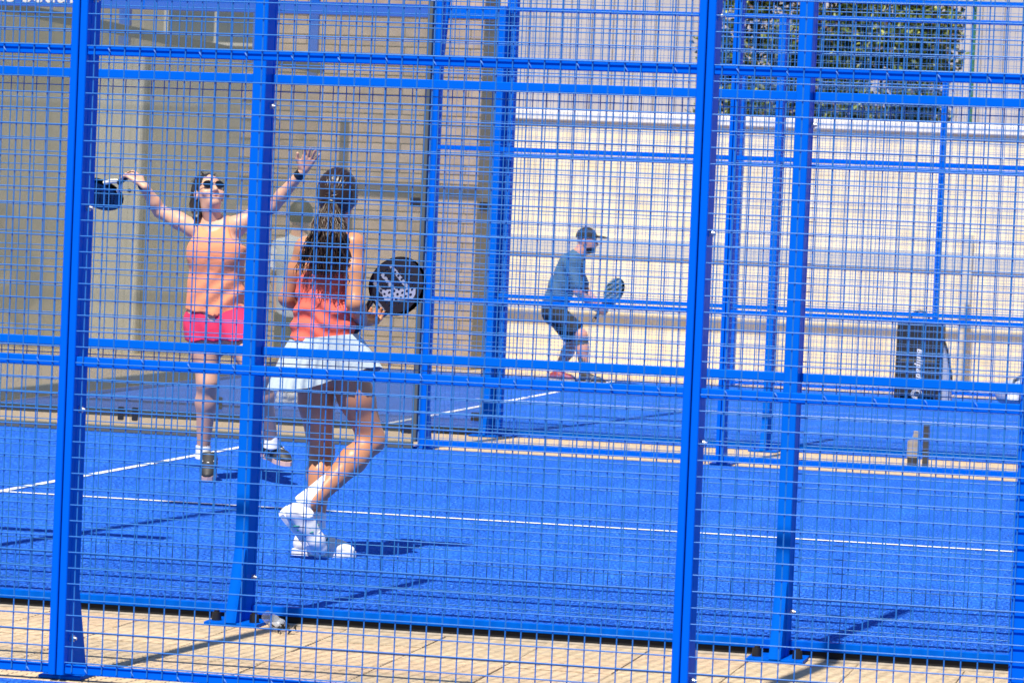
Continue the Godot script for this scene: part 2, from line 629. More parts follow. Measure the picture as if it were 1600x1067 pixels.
func fence_a() -> void:
	var f := thing("side_fence", "blue wire side fence whose gate post stands at an open doorway, standing before the aisle", "fence", Vector3(-3.7, 0, -PA))
	var xs := [-7.715, -5.715, -3.714, -1.714, -0.66]
	var H := 3.38
	for k in xs.size():
		var x: float = xs[k]
		var last := k == xs.size() - 1
		if last:
			var mb := MB.new()
			mb.bevel(Vector3(x - 0.062, 0.012, -PA - 0.06), Vector3(x + 0.002, H, -PA - 0.0075), 1, 0.003)
			var gp := put(mb, "gate_post", M.steel, f)
			mb = MB.new()
			mb.bevel(Vector3(x + 0.0025, 0.012, -PA - 0.06), Vector3(x + 0.0145, H, -PA + 0.012), 1, 0.002)
			put(mb, "stop_strip", M.steel, gp)
			for j in 22:
				clip(gp, Vector3(x - 0.006, 0.06 + j * 0.15, -PA - 0.0075), Vector3(0, 0, 0.4), "screw")
		else:
			post(f, x, PA + 0.034, PA + 0.125, H, -1, false)
			for y in [0.13, 0.86, 1.5, 2.16, 2.9]:
				clip(f, Vector3(x + 0.025, y, -PA - 0.055), Vector3(1, 0, 0))
	for k in 4:
		var x0: float = xs[k]
		var x1: float = xs[k + 1]
		var gate := k == 3
		var fr := MB.new()
		fr.bevel(Vector3(x0 + 0.0022, 0.02, -PA - 0.03), Vector3(x0 + 0.0262, H, -PA + 0.007), 1, 0.003)
		put(fr, "frame_bar", M.steel, f)
		if not gate:
			fr = MB.new()
			fr.bevel(Vector3(x1 - 0.0262, 0.02, -PA - 0.03), Vector3(x1 - 0.0022, H, -PA + 0.007), 1, 0.003)
			put(fr, "frame_bar", M.steel, f)
		var xa := x0 + 0.0275
		var xb := x1 - (0.0635 if gate else 0.0275)
		for yy in [[0.022, 0.052], [0.998, 1.029], [1.981, 2.012], [3.345, 3.375]]:
			rail(f, xa, xb, yy[0], yy[1], PA + 0.0055, PA + 0.03)
		wire_mesh(f, x0 + 0.0275, x1 - (0.012 if gate else 0.0275), 0.03, H - 0.01, PA, 0.0046, 0.06, x0 + 0.05, 1.0, 0.0)
		# weld beads where every third upright meets a rail
		var wb := MB.new()
		for yr in [[0.035, 0.012], [1.018, 0.0], [1.992, 0.0]]:
			var x := x0 + 0.1
			var j := 0
			while x < xb - 0.02:
				x += rng.randf_range(-0.004, 0.004)
				var c := Vector3(x, yr[0] + rng.randf_range(-0.004, 0.006), -PA - 0.001)
				wb.sweep([c + Vector3(-0.004, 0.007, 0), c + Vector3(0.001, 0.001, 0.004), c + Vector3(0.005, -0.006, 0.002)], [0.001, rng.randf_range(0.0012, 0.0027), 0.001], 5)
				x += 0.15
				j += 1
		put(wb, "weld_beads", M.weld, f).set_meta("kind", "stuff")

func fence_b() -> void:
	var f := thing("side_fence", "blue wire side fence with braced post feet along the near edge of the players' court", "fence", Vector3(-3.65, 0, -PB))
	var xs := [-5.657, -3.657, -1.657, -0.62]
	var H := 3.05
	for k in xs.size():
		post(f, xs[k], PB - 0.12, PB - 0.024, H, 1, true)
		for y in [0.165, 0.93, 1.9, 2.6]:
			clip(f, Vector3(xs[k] + 0.025, y, -PB + 0.045), Vector3(1, 0, 0))
	for k in 3:
		var x0: float = xs[k]
		var x1: float = xs[k + 1]
		for xx in [[x0 + 0.003, x0 + 0.026], [x1 - 0.026, x1 - 0.003]]:
			var fr := MB.new()
			fr.bevel(Vector3(xx[0], 0.03, -PB - 0.004), Vector3(xx[1], H, -PB + 0.022), 1, 0.002)
			put(fr, "frame_bar", M.steel, f)
		for yy in [[0.028, 0.062], [0.985, 1.016], [1.986, 2.017], [3.018, 3.048]]:
			rail(f, x0 + 0.0265, x1 - 0.0265, yy[0], yy[1], PB - 0.042, PB - 0.0055)
		wire_mesh(f, x0 + 0.0265, x1 - 0.0265, 0.04, H - 0.01, PB, 0.004, 0.056, x0 + 0.05, -1.0)
		rail(f, x0 + 0.0265, x1 - 0.0265, 0.0005, 0.027, PB - 0.03, PB + 0.02, "gap_shade_strip", M.gap_shade)  # added black strip, stands in for the shadow in the gap below the rail
	# the glazed end of the same fence carries on to the corner
	glass_run(f, XN - 0.1, xs[0] - 0.03, PB, false)

func glass_run(f: Node3D, xa: float, xb: float, p: float, clamps: bool) -> void:
	var n := 2
	var w := (xb - xa) / n
	for k in n:
		var x0 := xa + w * k
		var mb := MB.new()
		mb.box(Vector3(x0 + 0.006, 0.05, -p - 0.006), Vector3(x0 + w - 0.006, 2.955, -p + 0.006))
		put(mb, "glass_pane", M.glass, f)
	rail(f, xa, xb, 0.001, 0.046, p - 0.03, p + 0.03, "bottom_channel", M.channel)
	rail(f, xa, xb, 2.96, 3.05, p - 0.03, p + 0.03, "top_beam")
	var e := MB.new()
	e.bevel(Vector3(xb - 0.004, 0.047, -p - 0.03), Vector3(xb + 0.03, 2.959, -p + 0.03), 1, 0.003)
	put(e, "glass_edge", M.channel, f)
	if clamps:
		for y in [0.13, 1.63]:
			for sx in [-1.0, 1.0]:
				var mb := MB.new()
				var c := Vector3(xa + w + 0.05 * sx, y, -p)
				mb.bevel(c + Vector3(-0.02, -0.045, 0.0065) if y < 1 else c + Vector3(-0.012, -0.012, 0.0065), c + Vector3(0.02, 0.045, 0.02) if y < 1 else c + Vector3(0.012, 0.012, 0.015), 2, 0.006)
				put(mb, "glass_clamp", M.bolt_cap, f)
		for y in [0.13, 1.63]:
			var mb := MB.new()
			mb.bevel(Vector3(xb - 0.075, y - 0.03, -p + 0.0065), Vector3(xb - 0.0045, y + 0.03, -p + 0.022), 2, 0.006)
			put(mb, "glass_clamp", M.bolt_cap, f)

func fence_far(label: String, p: float, xj: float, side: float, posts: int, tops: Array, row0: float, clamps: bool, glazed := true) -> Node3D:
	var f := thing("side_fence", label, "fence", Vector3(xj, 0, -p))
	var H: float = tops[1]
	for k in posts:
		var x := xj + 2.0 * k
		var wx: float = x if k < 3 else x - 0.95
		if side > 0:
			post(f, wx, p - 0.12, p - 0.024, H, 1, false)
		else:
			post(f, wx, p + 0.03, p + 0.125, H, -1, false)
		if k == posts - 1:
			break
		var x1: float = xj + 2.0 * (k + 1) if k + 1 < 3 else xj + 2.0 * (k + 1) - 0.95
		for xx in [[wx + 0.003, wx + 0.026], [x1 - 0.026, x1 - 0.003]]:
			var fr := MB.new()
			fr.bevel(Vector3(xx[0], 0.03, -p - 0.012), Vector3(xx[1], H, -p + 0.012), 1, 0.002)
			put(fr, "frame_bar", M.steel, f)
		for yy in ([[0.028, 0.062], [0.985, 1.015], [1.985, 2.015], tops] if glazed else [[0.028, 0.062], tops]):
			if side > 0:
				rail(f, wx + 0.0265, x1 - 0.0265, yy[0], yy[1], p - 0.042, p - 0.0055)
			else:
				rail(f, wx + 0.0265, x1 - 0.0265, yy[0], yy[1], p + 0.0055, p + 0.04)
		wire_mesh(f, wx + 0.0265, x1 - 0.0265, 0.04, H - 0.01, p, 0.0029, row0, wx + 0.05, -side)
	if glazed:
		glass_run(f, XN, xj - 0.058, p, clamps)
	return f

func mast(label: String, x: float, p: float, arms: Array) -> void:
	var t := thing("light_mast", label, "light mast", Vector3(x, 0, -p))
	var mb := MB.new()
	mb.bevel(Vector3(x - 0.036, 0.002, -p - 0.05), Vector3(x + 0.036, arms[-1] + 0.05, -p + 0.05), 1, 0.005)
	put(mb, "pole", M.steel, t)
	for y in arms:
		mb = MB.new()
		mb.bevel(Vector3(x - 0.45, y - 0.03, -p - 0.11), Vector3(x + 0.45, y + 0.03, -p - 0.051), 0, 0.004)
		var a := put(mb, "cross_arm", M.steel, t)
		for s in [-1.0, 1.0]:
			mb = MB.new()
			mb.bevel(Vector3(x + 0.27 * s - 0.17, y - 0.04, -p - 0.19), Vector3(x + 0.27 * s + 0.17, y + 0.0, -p - 0.111), 0, 0.015)
			put(mb, "floodlight", M.channel, a)

# ------------------------------------------------------------------ the setting
func sheet(x0: float, x1: float, p0: float, p1: float, y: float) -> MB:
	var mb := MB.new()
	mb.quad(Vector3(x0, y, -p0), Vector3(x1, y, -p0), Vector3(x1, y, -p1), Vector3(x0, y, -p1))
	return mb

func ground() -> void:
	struct(sheet(-250, 250, -200, 300, -0.05), "ground", M.earth)
	var names := ["turf_of_first_court", "turf_of_second_court", "turf_of_third_court"]
	var spans := [[0.5, PA - 0.02], [PB - 0.01, PC + 0.01], [PD - 0.01, PE + 0.01]]
	for k in 3:
		struct(sheet(XN, 10.5, spans[k][0], spans[k][1], 0.0), names[k], M.turf)
	# painted lines
	for k in [1, 2]:
		var pm: float = (spans[k][0] + spans[k][1]) / 2 - (0.16 if k == 1 else 0.0)
		struct(sheet(-6.67, 0.5, pm - 0.025, pm + 0.025, 0.004), "centre_line", M.line)
		var xs := -6.4645 if k == 1 else -6.36
		struct(sheet(xs - 0.025, xs + 0.025, pm + 0.0255, spans[k][1] - 0.03, 0.004), "service_line", M.line)
		struct(sheet(xs - 0.025, xs + 0.025, spans[k][0] + 0.05, pm - 0.0255, 0.004), "service_line", M.line)
	# paving: aisles between the courts and round them
	var pv := struct(sheet(-40, 12, PA - 0.019, PB - 0.011, -0.012), "aisle_paving", M.mortar)
	var protos := []
	for k in 4:
		var mb := MB.new()
		var e := 0.186
		mb.prism(Vector3(0, -0.011, 0), Vector3.RIGHT, Vector3.FORWARD, PackedVector2Array([Vector2(-e, -e), Vector2(e, -e), Vector2(e, e), Vector2(-e, e)]), Vector3(0, 0.009, 0))
		# bevelled top with shallow ribs
		var y := -0.002
		var rows := 12
		for r in rows:
			var z0 := -e + 2 * e * r / rows
			var z1 := -e + 2 * e * (r + 1) / rows
			var zm := (z0 + z1) / 2
			mb.quad(Vector3(-e + 0.002, 0.0, zm), Vector3(e - 0.002, 0.0, zm), Vector3(e, y, z0), Vector3(-e, y, z0))
			mb.quad(Vector3(-e, y, z1), Vector3(e, y, z1), Vector3(e - 0.002, 0.0, zm), Vector3(-e + 0.002, 0.0, zm))
		protos.append(mb.mesh())
	var pitch := 0.376
	for ix in range(-13, 10):
		for ip in 5:
			var o := MeshInstance3D.new()
			o.mesh = protos[0]
			o.material_override = M["paver%d" % rng.randi_range(0, 3)]
			o.name = "paver"
			pv.add_child(o, true)
			o.position = Vector3(-2.88 + 0.188 + ix * pitch, rng.randf_range(-0.0015, 0.0012), -(PA + 0.165 + ip * pitch))
			o.rotation = Vector3(rng.randf_range(-0.002, 0.002), 0, rng.randf_range(-0.002, 0.002))
	struct(sheet(-40, 12, PC + 0.011, PD - 0.011, -0.001), "second_aisle_paving", M.paver2)
	struct(sheet(-40, 12, PE + 0.011, 60, -0.001), "rear_paving", M.paver1)
	struct(sheet(-40, XN - 0.001, PD - 0.01, PE + 0.01, -0.001), "end_paving", M.paver1)
	# mortar bead along the foot of the fence
	var mb := MB.new()
	mb.bevel(Vector3(-12, -0.01, -PB + 0.035), Vector3(5, 0.004, -PB + 0.07), 0, 0.003)
	struct(mb, "mortar_strip", M.mortar)

func buildings() -> void:
	# cream boundary wall with coping, raised grey band and pilaster
	var w := thing("boundary_wall", "sunlit cream garden wall with pale coping behind the farthest court", "wall", Vector3(-2, 0, -36.2))
	var mb := MB.new()
	mb.box(Vector3(-8.3, -0.04, -36.3), Vector3(14, 2.62, -36.0))
	put(mb, "wall_face", M.cream, w)
	var x := -8.3
	while x < 13.5:
		mb = MB.new()
		mb.bevel(Vector3(x + 0.002, 2.621, -36.35), Vector3(x + 0.998, 2.73, -35.95), 0, 0.012)
		put(mb, "coping_stone", M.coping, w)
		x += 1.0
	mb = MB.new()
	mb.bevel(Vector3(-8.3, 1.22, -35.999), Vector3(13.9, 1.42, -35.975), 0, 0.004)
	put(mb, "grey_band", M.wall_grey, w)
	mb = MB.new()
	var px := pix(1508, 520, 36.0).x
	mb.bevel(Vector3(px - 0.05, -0.02, -35.974), Vector3(px + 0.05, 1.6, -35.92), 1, 0.01)
	put(mb, "pilaster", M.wall_grey, w)
	# tan brick building
	var b := thing("brick_building", "tan brick building seen through the glass panes at the end of the courts", "building", Vector3(-14, 0, -35.2))
	mb = MB.new()
	mb.box(Vector3(-30, -0.04, -35.95), Vector3(-8.06, 6.5, -35.25))
	put(mb, "wall", M.render_grey, b)
	# brick courses: long strips of cladding, each laid proud of the joint
	var y := 0.0
	var k := 0
	while y < 6.4:
		var xx := -10.3 - 0.35 * (k % 2)
		while xx < -8.2:
			mb = MB.new()
			var x1: float = min(xx + 0.7, -8.06)
			mb.bevel(Vector3(xx + 0.004, y + 0.005, -35.249), Vector3(x1 - 0.004, y + 0.095, -35.232), 0, 0.004)
			if y < 3.8:
				put(mb, "brick", M["brick%d" % rng.randi_range(0, 2)], b)
			xx += 0.7
		y += 0.1
		k += 1
	mb = MB.new()
	mb.bevel(Vector3(-12.3, -0.02, -35.231), Vector3(-11.66, 3.2, -35.1), 1, 0.01)
	put(mb, "column", M.column, b)
	mb = MB.new()
	mb.bevel(Vector3(-11.5, 3.25, -35.23), Vector3(-10.35, 3.95, -35.19), 0, 0.01)
	var win := put(mb, "window", M.column, b)
	mb = MB.new()
	mb.box(Vector3(-11.45, 3.3, -35.189), Vector3(-10.95, 3.9, -35.183))
	put(mb, "pane", M.window_dark, win)
	mb = MB.new()
	mb.box(Vector3(-10.9, 3.3, -35.189), Vector3(-10.4, 3.9, -35.183))
	put(mb, "pane", M.window_dark, win)
	# far grey building
	var g := thing("grey_building", "pale grey building with ribbed cladding rising beyond the hedge and cream wall", "building", Vector3(-3, 0, -48))
	mb = MB.new()
	mb.box(Vector3(-22, -0.04, -60), Vector3(16, 12, -48))
	put(mb, "wall", M.far_grey, g)
	var xr := -14.0
	while xr < 4:
		mb = MB.new()
		mb.bevel(Vector3(xr, 0.0, -47.999), Vector3(xr + 0.06, 11.9, -47.95), 1, 0.008)
		put(mb, "cladding_rib", M.far_grey, g)
		xr += 0.3
	# green pole
	var gp := thing("green_pole", "thin green metal pole standing at the end of the hedge", "pole", Vector3(-3.2, 0, -37.6))
	var q := pix(1521, 90, 37.6)
	mb = MB.new()
	mb.tube(Vector3(q.x, 0, -37.6), Vector3(q.x, 7, -37.6), 0.022, 0.022, 10)
	put(mb, "shaft", M.green_paint, gp)
	mb = MB.new()
	mb.tube(Vector3(q.x, -0.02, -37.6), Vector3(q.x, 0.05, -37.6), 0.07, 0.07, 10)
	put(mb, "foot", M.green_paint, gp)

func shrub(label: String, x0: float, x1: float, y1: float, p: float, count: int, seed_: int) -> void:
	var r := RandomNumberGenerator.new()
	r.seed = seed_
	var t := thing("hedge_shrub", label, "shrub", Vector3((x0 + x1) / 2, 0, -p), "shrubs above the cream wall")
	var mb := MB.new()
	mb.use_col = true
	var stems := MB.new()
	var cl := []
	for k in int((x1 - x0) * 75):
		var c := Vector3(r.randf_range(x0, x1), r.randf_range(2.3, y1), -p + r.randf_range(-0.55, 0.45))
		cl.append(c)
	for k in 9:
		var xb := lerpf(x0 + 0.1, x1 - 0.1, (k + 0.5) / 9.0)
		var pts := [Vector3(xb, -0.04, -p)]
		var rr := [0.035]
		for j in 6:
			pts.append(Vector3(xb + r.randf_range(-0.25, 0.25), (j + 1) * y1 / 6.3, -p + r.randf_range(-0.25, 0.25)))
			rr.append(0.033 - j * 0.0045)
		stems.sweep(pts, rr, 6)
	for k in count:
		var c: Vector3 = cl[r.randi() % cl.size()]
		var d := Vector3(r.randfn(), r.randfn(), r.randfn()).normalized() * 0.24 * pow(r.randf(), 0.45)
		var q := c + d
		var ax := Vector3(r.randfn(), r.randfn() * 0.7 + 0.2, r.randfn()).normalized()
		var sd := ax.cross(Vector3(r.randfn(), r.randfn(), r.randfn())).normalized()
		var l := r.randf_range(0.05, 0.095)
		var w := l * r.randf_range(0.25, 0.38)
		var v := r.randf()
		var col := Color(0.035, 0.062, 0.016).lerp(Color(0.10, 0.155, 0.03), r.randf())
		if v < 0.16:
			col = Color(0.34, 0.38, 0.09)
		elif v < 0.24:
			col = Color(0.13, 0.085, 0.05)
		mb.col = col
		var up := ax.cross(sd)
		mb.tri(q, q + ax * l * 0.5 + sd * w + up * 0.006, q + ax * l)
		mb.tri(q, q + ax * l, q + ax * l * 0.5 - sd * w + up * 0.006)
	put(stems, "trunk", M.bark, t)
	put(mb, "foliage", M.leaf, t)

func end_wall() -> void:
	var f := thing("glass_end_wall", "glazed end wall of the farthest court with dark sill and blue corner posts", "glass wall", Vector3(XN - 0.05, 0, -29))
	var x := XN - 0.06
	for k in 5:
		var p0 := PD + 0.06 + 1.98 * k
		var mb := MB.new()
		mb.box(Vector3(x - 0.006, 0.05, -p0 - 1.97), Vector3(x + 0.006, 2.955, -p0))
		put(mb, "glass_pane", M.glass, f)
	for k in [0, 2, 4, 5]:
		var p0: float = PD + 0.06 + 1.98 * k
		var mb := MB.new()
		mb.bevel(Vector3(x - 0.13, 2.9, -p0 - 0.03), Vector3(x - 0.035, 3.95, -p0 + 0.03), 1, 0.003)
		put(mb, "post", M.steel, f)
	var mb := MB.new()
	mb.bevel(Vector3(x - 0.03, 0.001, -PE + 0.03), Vector3(x + 0.03, 0.085, -PD - 0.03), 2, 0.004)
	put(mb, "sill", M.sill_grey, f)
	mb = MB.new()
	mb.bevel(Vector3(x - 0.03, 2.96, -PE + 0.03), Vector3(x + 0.03, 3.05, -PD - 0.03), 2, 0.004)
	put(mb, "top_beam", M.channel, f)

func lettering(parent: Node3D, text: String, at: Vector3, height: float, rot: Basis, m: Material, called := "lettering", italic := 0.0) -> void:
	var tm := TextMesh.new()
	var sf := SystemFont.new()
	sf.font_names = PackedStringArray(["Droid Sans"])
	sf.font_weight = 700
	tm.font = sf
	tm.text = text
	tm.font_size = 64
	tm.pixel_size = height / 64.0
	tm.depth = 0.003
	var o := MeshInstance3D.new()
	o.mesh = tm
	o.material_override = m
	o.name = called
	parent.add_child(o, true)
	var b := rot
	if italic != 0.0:
		b = rot * Basis(Vector3(1, 0, 0), Vector3(italic, 1, 0), Vector3(0, 0, 1))
	o.transform = Transform3D(b, at - parent.position)

# ------------------------------------------------------------------ small things
func racket(label: String, c: Vector3, axis: Vector3, face: Vector3, style: int) -> void:
	# c: centre of the head, axis: from grip to tip, face: the side turned to us
	axis = axis.normalized()
	var sd := axis.cross(face).normalized()
	face = sd.cross(axis).normalized()
	var t := thing("padel_racket", label, "racket", c)
	var hw := 0.128
	var th := 0.018
	var out := func(a: float) -> Vector2:
		var u := cos(a)
		var v := sin(a)
		var r := hw * (1.0 + 0.05 * maxf(v, 0.0) - 0.10 * pow(maxf(-v, 0.0), 3.0))
		return Vector2(u * r, v * r * 1.06)
	# rim
	var mb := MB.new()
	var n := 56
	var prof := [Vector2(-0.006, th), Vector2(0.0, th - 0.004), Vector2(0.003, 0.0), Vector2(0.0, -th + 0.004), Vector2(-0.006, -th)]
	var k0 := 0
	for j in n + 1:
		var a := TAU * j / n
		var q: Vector2 = out.call(a)
		var dir := q.normalized()
		for s in prof.size():
			var pr: Vector2 = prof[s]
			var e := q + dir * pr.x
			var nn: Vector3 = (sd * dir.x + axis * dir.y) * [0.4, 0.9, 1.0, 0.9, 0.4][s] + face * [0.9, 0.4, 0.0, -0.4, -0.9][s]
			mb.vert(c + sd * e.x + axis * e.y + face * pr.y, nn.normalized())
	for j in n:
		for s in prof.size() - 1:
			var q := k0 + j * 5 + s
			mb.i.append_array([q, q + 6, q + 5, q, q + 1, q + 6])
	put(mb, "rim", M.racket_white if style == 1 else M.racket_edge, t)
	# faces with drilled holes
	mb = MB.new()
	mb.use_col = true
	var holes := []
	for iy in range(-4, 5):
		for ix in range(-4, 5):
			var hx := ix * 0.0235 + (0.01175 if iy % 2 else 0.0)
			var hy := iy * 0.0205 + 0.004
			if Vector2(hx, hy).length() < 0.098:
				holes.append(Vector2(hx, hy))
	var g := 0.0026
	var m := int(0.14 / g)
	var walls := MB.new()
	for iy in range(-m, m):
		for ix in range(-m, m):
			var q := Vector2((ix + 0.5) * g, (iy + 0.5) * g)
			var o: Vector2 = out.call(q.angle())
			if q.length() > o.length() - 0.0055:
				continue
			var hole := false
			for hq in holes:
				if q.distance_squared_to(hq) < 0.0062 * 0.0062:
					hole = true
					break
			if hole:
				continue
			mb.col = print_colour(q, style)
			var a := c + sd * (ix * g) + axis * (iy * g)
			var ux := sd * g
			var uy := axis * g
			mb.quad(a + face * th, a + ux + face * th, a + ux + uy + face * th, a + uy + face * th)
			mb.quad(a - face * th, a + uy - face * th, a + ux + uy - face * th, a + ux - face * th)
	put(mb, "face", M.racket_print, t)
	for hq in holes:
		var a: Vector3 = c + sd * hq.x + axis * hq.y
		walls.tube(a - face * (th - 0.0008), a + face * (th - 0.0008), 0.0064, 0.0064, 8, false)
	put(walls, "hole_walls", M.racket_edge, t).set_meta("kind", "stuff")
	# throat and grip
	mb = MB.new()
	var base: Vector2 = out.call(-PI / 2)
	for s in [-1.0, 1.0]:
		var qa: Vector2 = out.call(-PI / 2 + 0.42 * s)
		mb.sweep([c + sd * qa.x + axis * (qa.y + 0.01), c + sd * (qa.x * 0.72) + axis * (base.y - 0.035), c + sd * (0.012 * s) + axis * (base.y - 0.075)], [0.014, 0.0135, 0.013], 8)
	put(mb, "throat", M.racket_white if style == 1 else M.racket_edge, t)
	mb = MB.new()
	var ga := c + axis * (base.y - 0.07)
	var gb := c + axis * (base.y - 0.195)
	mb.sweep([ga, ga.lerp(gb, 0.3), ga.lerp(gb, 0.9), gb], [0.0145, 0.016, 0.0165, 0.019], 10)
	var gr := put(mb, "grip", M.grip_tape, t)
	mb = MB.new()
	var loop := []
	var lr := []
	for j in 9:
		var a2 := PI * j / 8.0
		loop.append(gb - axis * 0.05 * sin(a2) + sd * 0.018 * cos(a2))
		lr.append(0.003)
	mb.sweep(loop, lr, 5)
	put(mb, "wrist_cord", M.black_plastic, gr)

func print_colour(q: Vector2, style: int) -> Color:
	var dark := Color(0.008, 0.010, 0.020)
	if style == 0:
		var pale := Color(0.24, 0.27, 0.42)
		# q.x across, q.y along; bands run diagonally on the face as seen
		var u := q.x * 0.7071 + q.y * 0.7071    # across the picture
		var v := -q.x * 0.7071 + q.y * 0.7071   # up the picture
		var w := u * 0.78 + v * 0.62             # perpendicular to the stripes
		var l := u * 0.62 - v * 0.78             # along the stripes
		if v < -0.012 and v > -0.062 and u > -0.065 - v * 0.2 and u < 0.098 and (u * u + v * v) < 0.105 * 0.105:
			return pale
		for c in [0.042, -0.012, -0.062]:
			if absf(w - c) < 0.0085 and l < 0.06 and l > -0.085 - absf(c) * 0.1 and v > -0.03:
				return pale.lerp(dark, 0.15 if c > -0.05 else 0.5)
		if absf(w + 0.105) < 0.005 and l > -0.01 and l < 0.06:
			return pale.lerp(dark, 0.4)
		return dark
	if style == 1:
		return Color(0.010, 0.020, 0.055) if fposmod(q.x * 9.0 + q.y * 14.0, 1.0) < 0.55 else Color(0.018, 0.032, 0.075)
	return Color(0.03, 0.06, 0.075) if fposmod(q.x * 16.0 - q.y * 9.0, 1.0) < 0.6 else Color(0.22, 0.27, 0.30)

func bag() -> void:
	var p := 33.25
	var t := thing("sports_bag", "tall black racket bag with white lettering standing by the far fence", "bag", Vector3(-3.2, 0, -p))
	var lo := pix(1399, 628, p)
	var hi := pix(1482, 500, p)
	var x0 := lo.x
	var x1 := hi.x - 0.02
	var top := 0.78
	var mb := MB.new()
	var ol := PackedVector2Array([Vector2(0.02, 0.0), Vector2(x1 - x0 - 0.02, 0.0), Vector2(x1 - x0, 0.03), Vector2(x1 - x0 - 0.01, top - 0.05), Vector2(x1 - x0 - 0.05, top), Vector2(0.04, top + 0.005), Vector2(0.006, top - 0.04), Vector2(0.0, 0.03)])
	mb.prism(Vector3(x0, 0.002, -p - 0.14), Vector3.RIGHT, Vector3.UP, ol, Vector3(0, 0, 0.27))
	put(mb, "body", M.bag_black, t)
	mb = MB.new()
	mb.bevel(Vector3(x0 + 0.05, 0.05, -p + 0.1305), Vector3(x1 - 0.06, 0.40, -p + 0.175), 0, 0.02)
	put(mb, "front_pocket", M.bag_black, t)
	mb = MB.new()
	mb.prism(Vector3(x1 + 0.001, 0.002, -p - 0.1), Vector3.RIGHT, Vector3.UP, PackedVector2Array([Vector2(0, 0), Vector2(0.085, 0.0), Vector2(0.05, 0.35), Vector2(0.0, 0.52)]), Vector3(0, 0, 0.2))
	put(mb, "side_pocket", M.bag_grey, t)
	mb = MB.new()
	var pts := []
	var rr := []
	for j in 11:
		var a := PI * j / 10.0
		pts.append(Vector3((x0 + x1) / 2 - 0.02 + 0.085 * cos(a), top + 0.0 + 0.075 * sin(a), -p))
		rr.append(0.012)
	mb.sweep(pts, rr, 7)
	put(mb, "handle", M.grip_tape, t)
	mb = MB.new()
	mb.sweep([Vector3(x1 - 0.01, 0.62, -p + 0.11), Vector3(x1 + 0.04, 0.5, -p + 0.13), Vector3(x1 + 0.085, 0.28, -p + 0.13), Vector3(x1 + 0.1, 0.12, -p + 0.12)], [0.012, 0.012, 0.011, 0.009], 7)
	put(mb, "strap", M.bag_black, t)
	var la := pix(1437, 575, p - 0.14)
	lettering(t, "Bullpadel", Vector3(la.x + 0.002, la.y + 0.01, -p + 0.178), 0.076, Basis(Vector3.BACK, -PI / 2), M.print_white, "lettering", 0.25)
	mb = MB.new()
	for s in [0.05, 0.034]:
		var q := []
		var w := []
		for j in 12:
			var a: float = 0.3 + 4.6 * j / 11.0
			q.append(Vector3(la.x - 0.01 + s * cos(a), 0.075 + s * sin(a) * 0.9, -p + 0.178))
			w.append(0.004)
		mb.sweep(q, w, 5)
	put(mb, "emblem", M.print_white, t)
	# second bag, half hidden by the gate post
	var a2 := pix(1576, 634, 32.6)
	t = thing("sports_bag", "low grey and white holdall lying beside the gate post at the far fence", "bag", Vector3(a2.x, 0, a2.z))
	var f := Field.new(a2 + Vector3(-0.2, -0.03, -0.25), a2 + Vector3(0.5, 0.35, 0.25), 0.014)
	f.cone(a2 + Vector3(-0.02, 0.11, 0), a2 + Vector3(0.35, 0.11, 0), 0.105, 0.11, 0.03)
	f.cone(a2 + Vector3(0.05, 0.17, 0), a2 + Vector3(0.25, 0.19, 0), 0.08, 0.08, 0.05)
	f.cut(Vector3.DOWN, Vector3(0, 0.004, 0))
	mb = MB.new()
	f.into(mb)
	put(mb, "body", M.bag_grey, t)
	mb = MB.new()
	mb.sweep([a2 + Vector3(0.03, 0.12, 0.115), a2 + Vector3(0.05, 0.24, 0.07), a2 + Vector3(0.12, 0.29, 0.03), a2 + Vector3(0.2, 0.25, 0.07), a2 + Vector3(0.22, 0.1, 0.118)], [0.012, 0.012, 0.013, 0.012, 0.012], 6)
	put(mb, "strap", M.charcoal, t)
	mb = MB.new()
	mb.bevel(a2 + Vector3(0.0, 0.05, 0.1), a2 + Vector3(0.1, 0.15, 0.125), 0, 0.01)
	put(mb, "pocket", M.print_white, t)

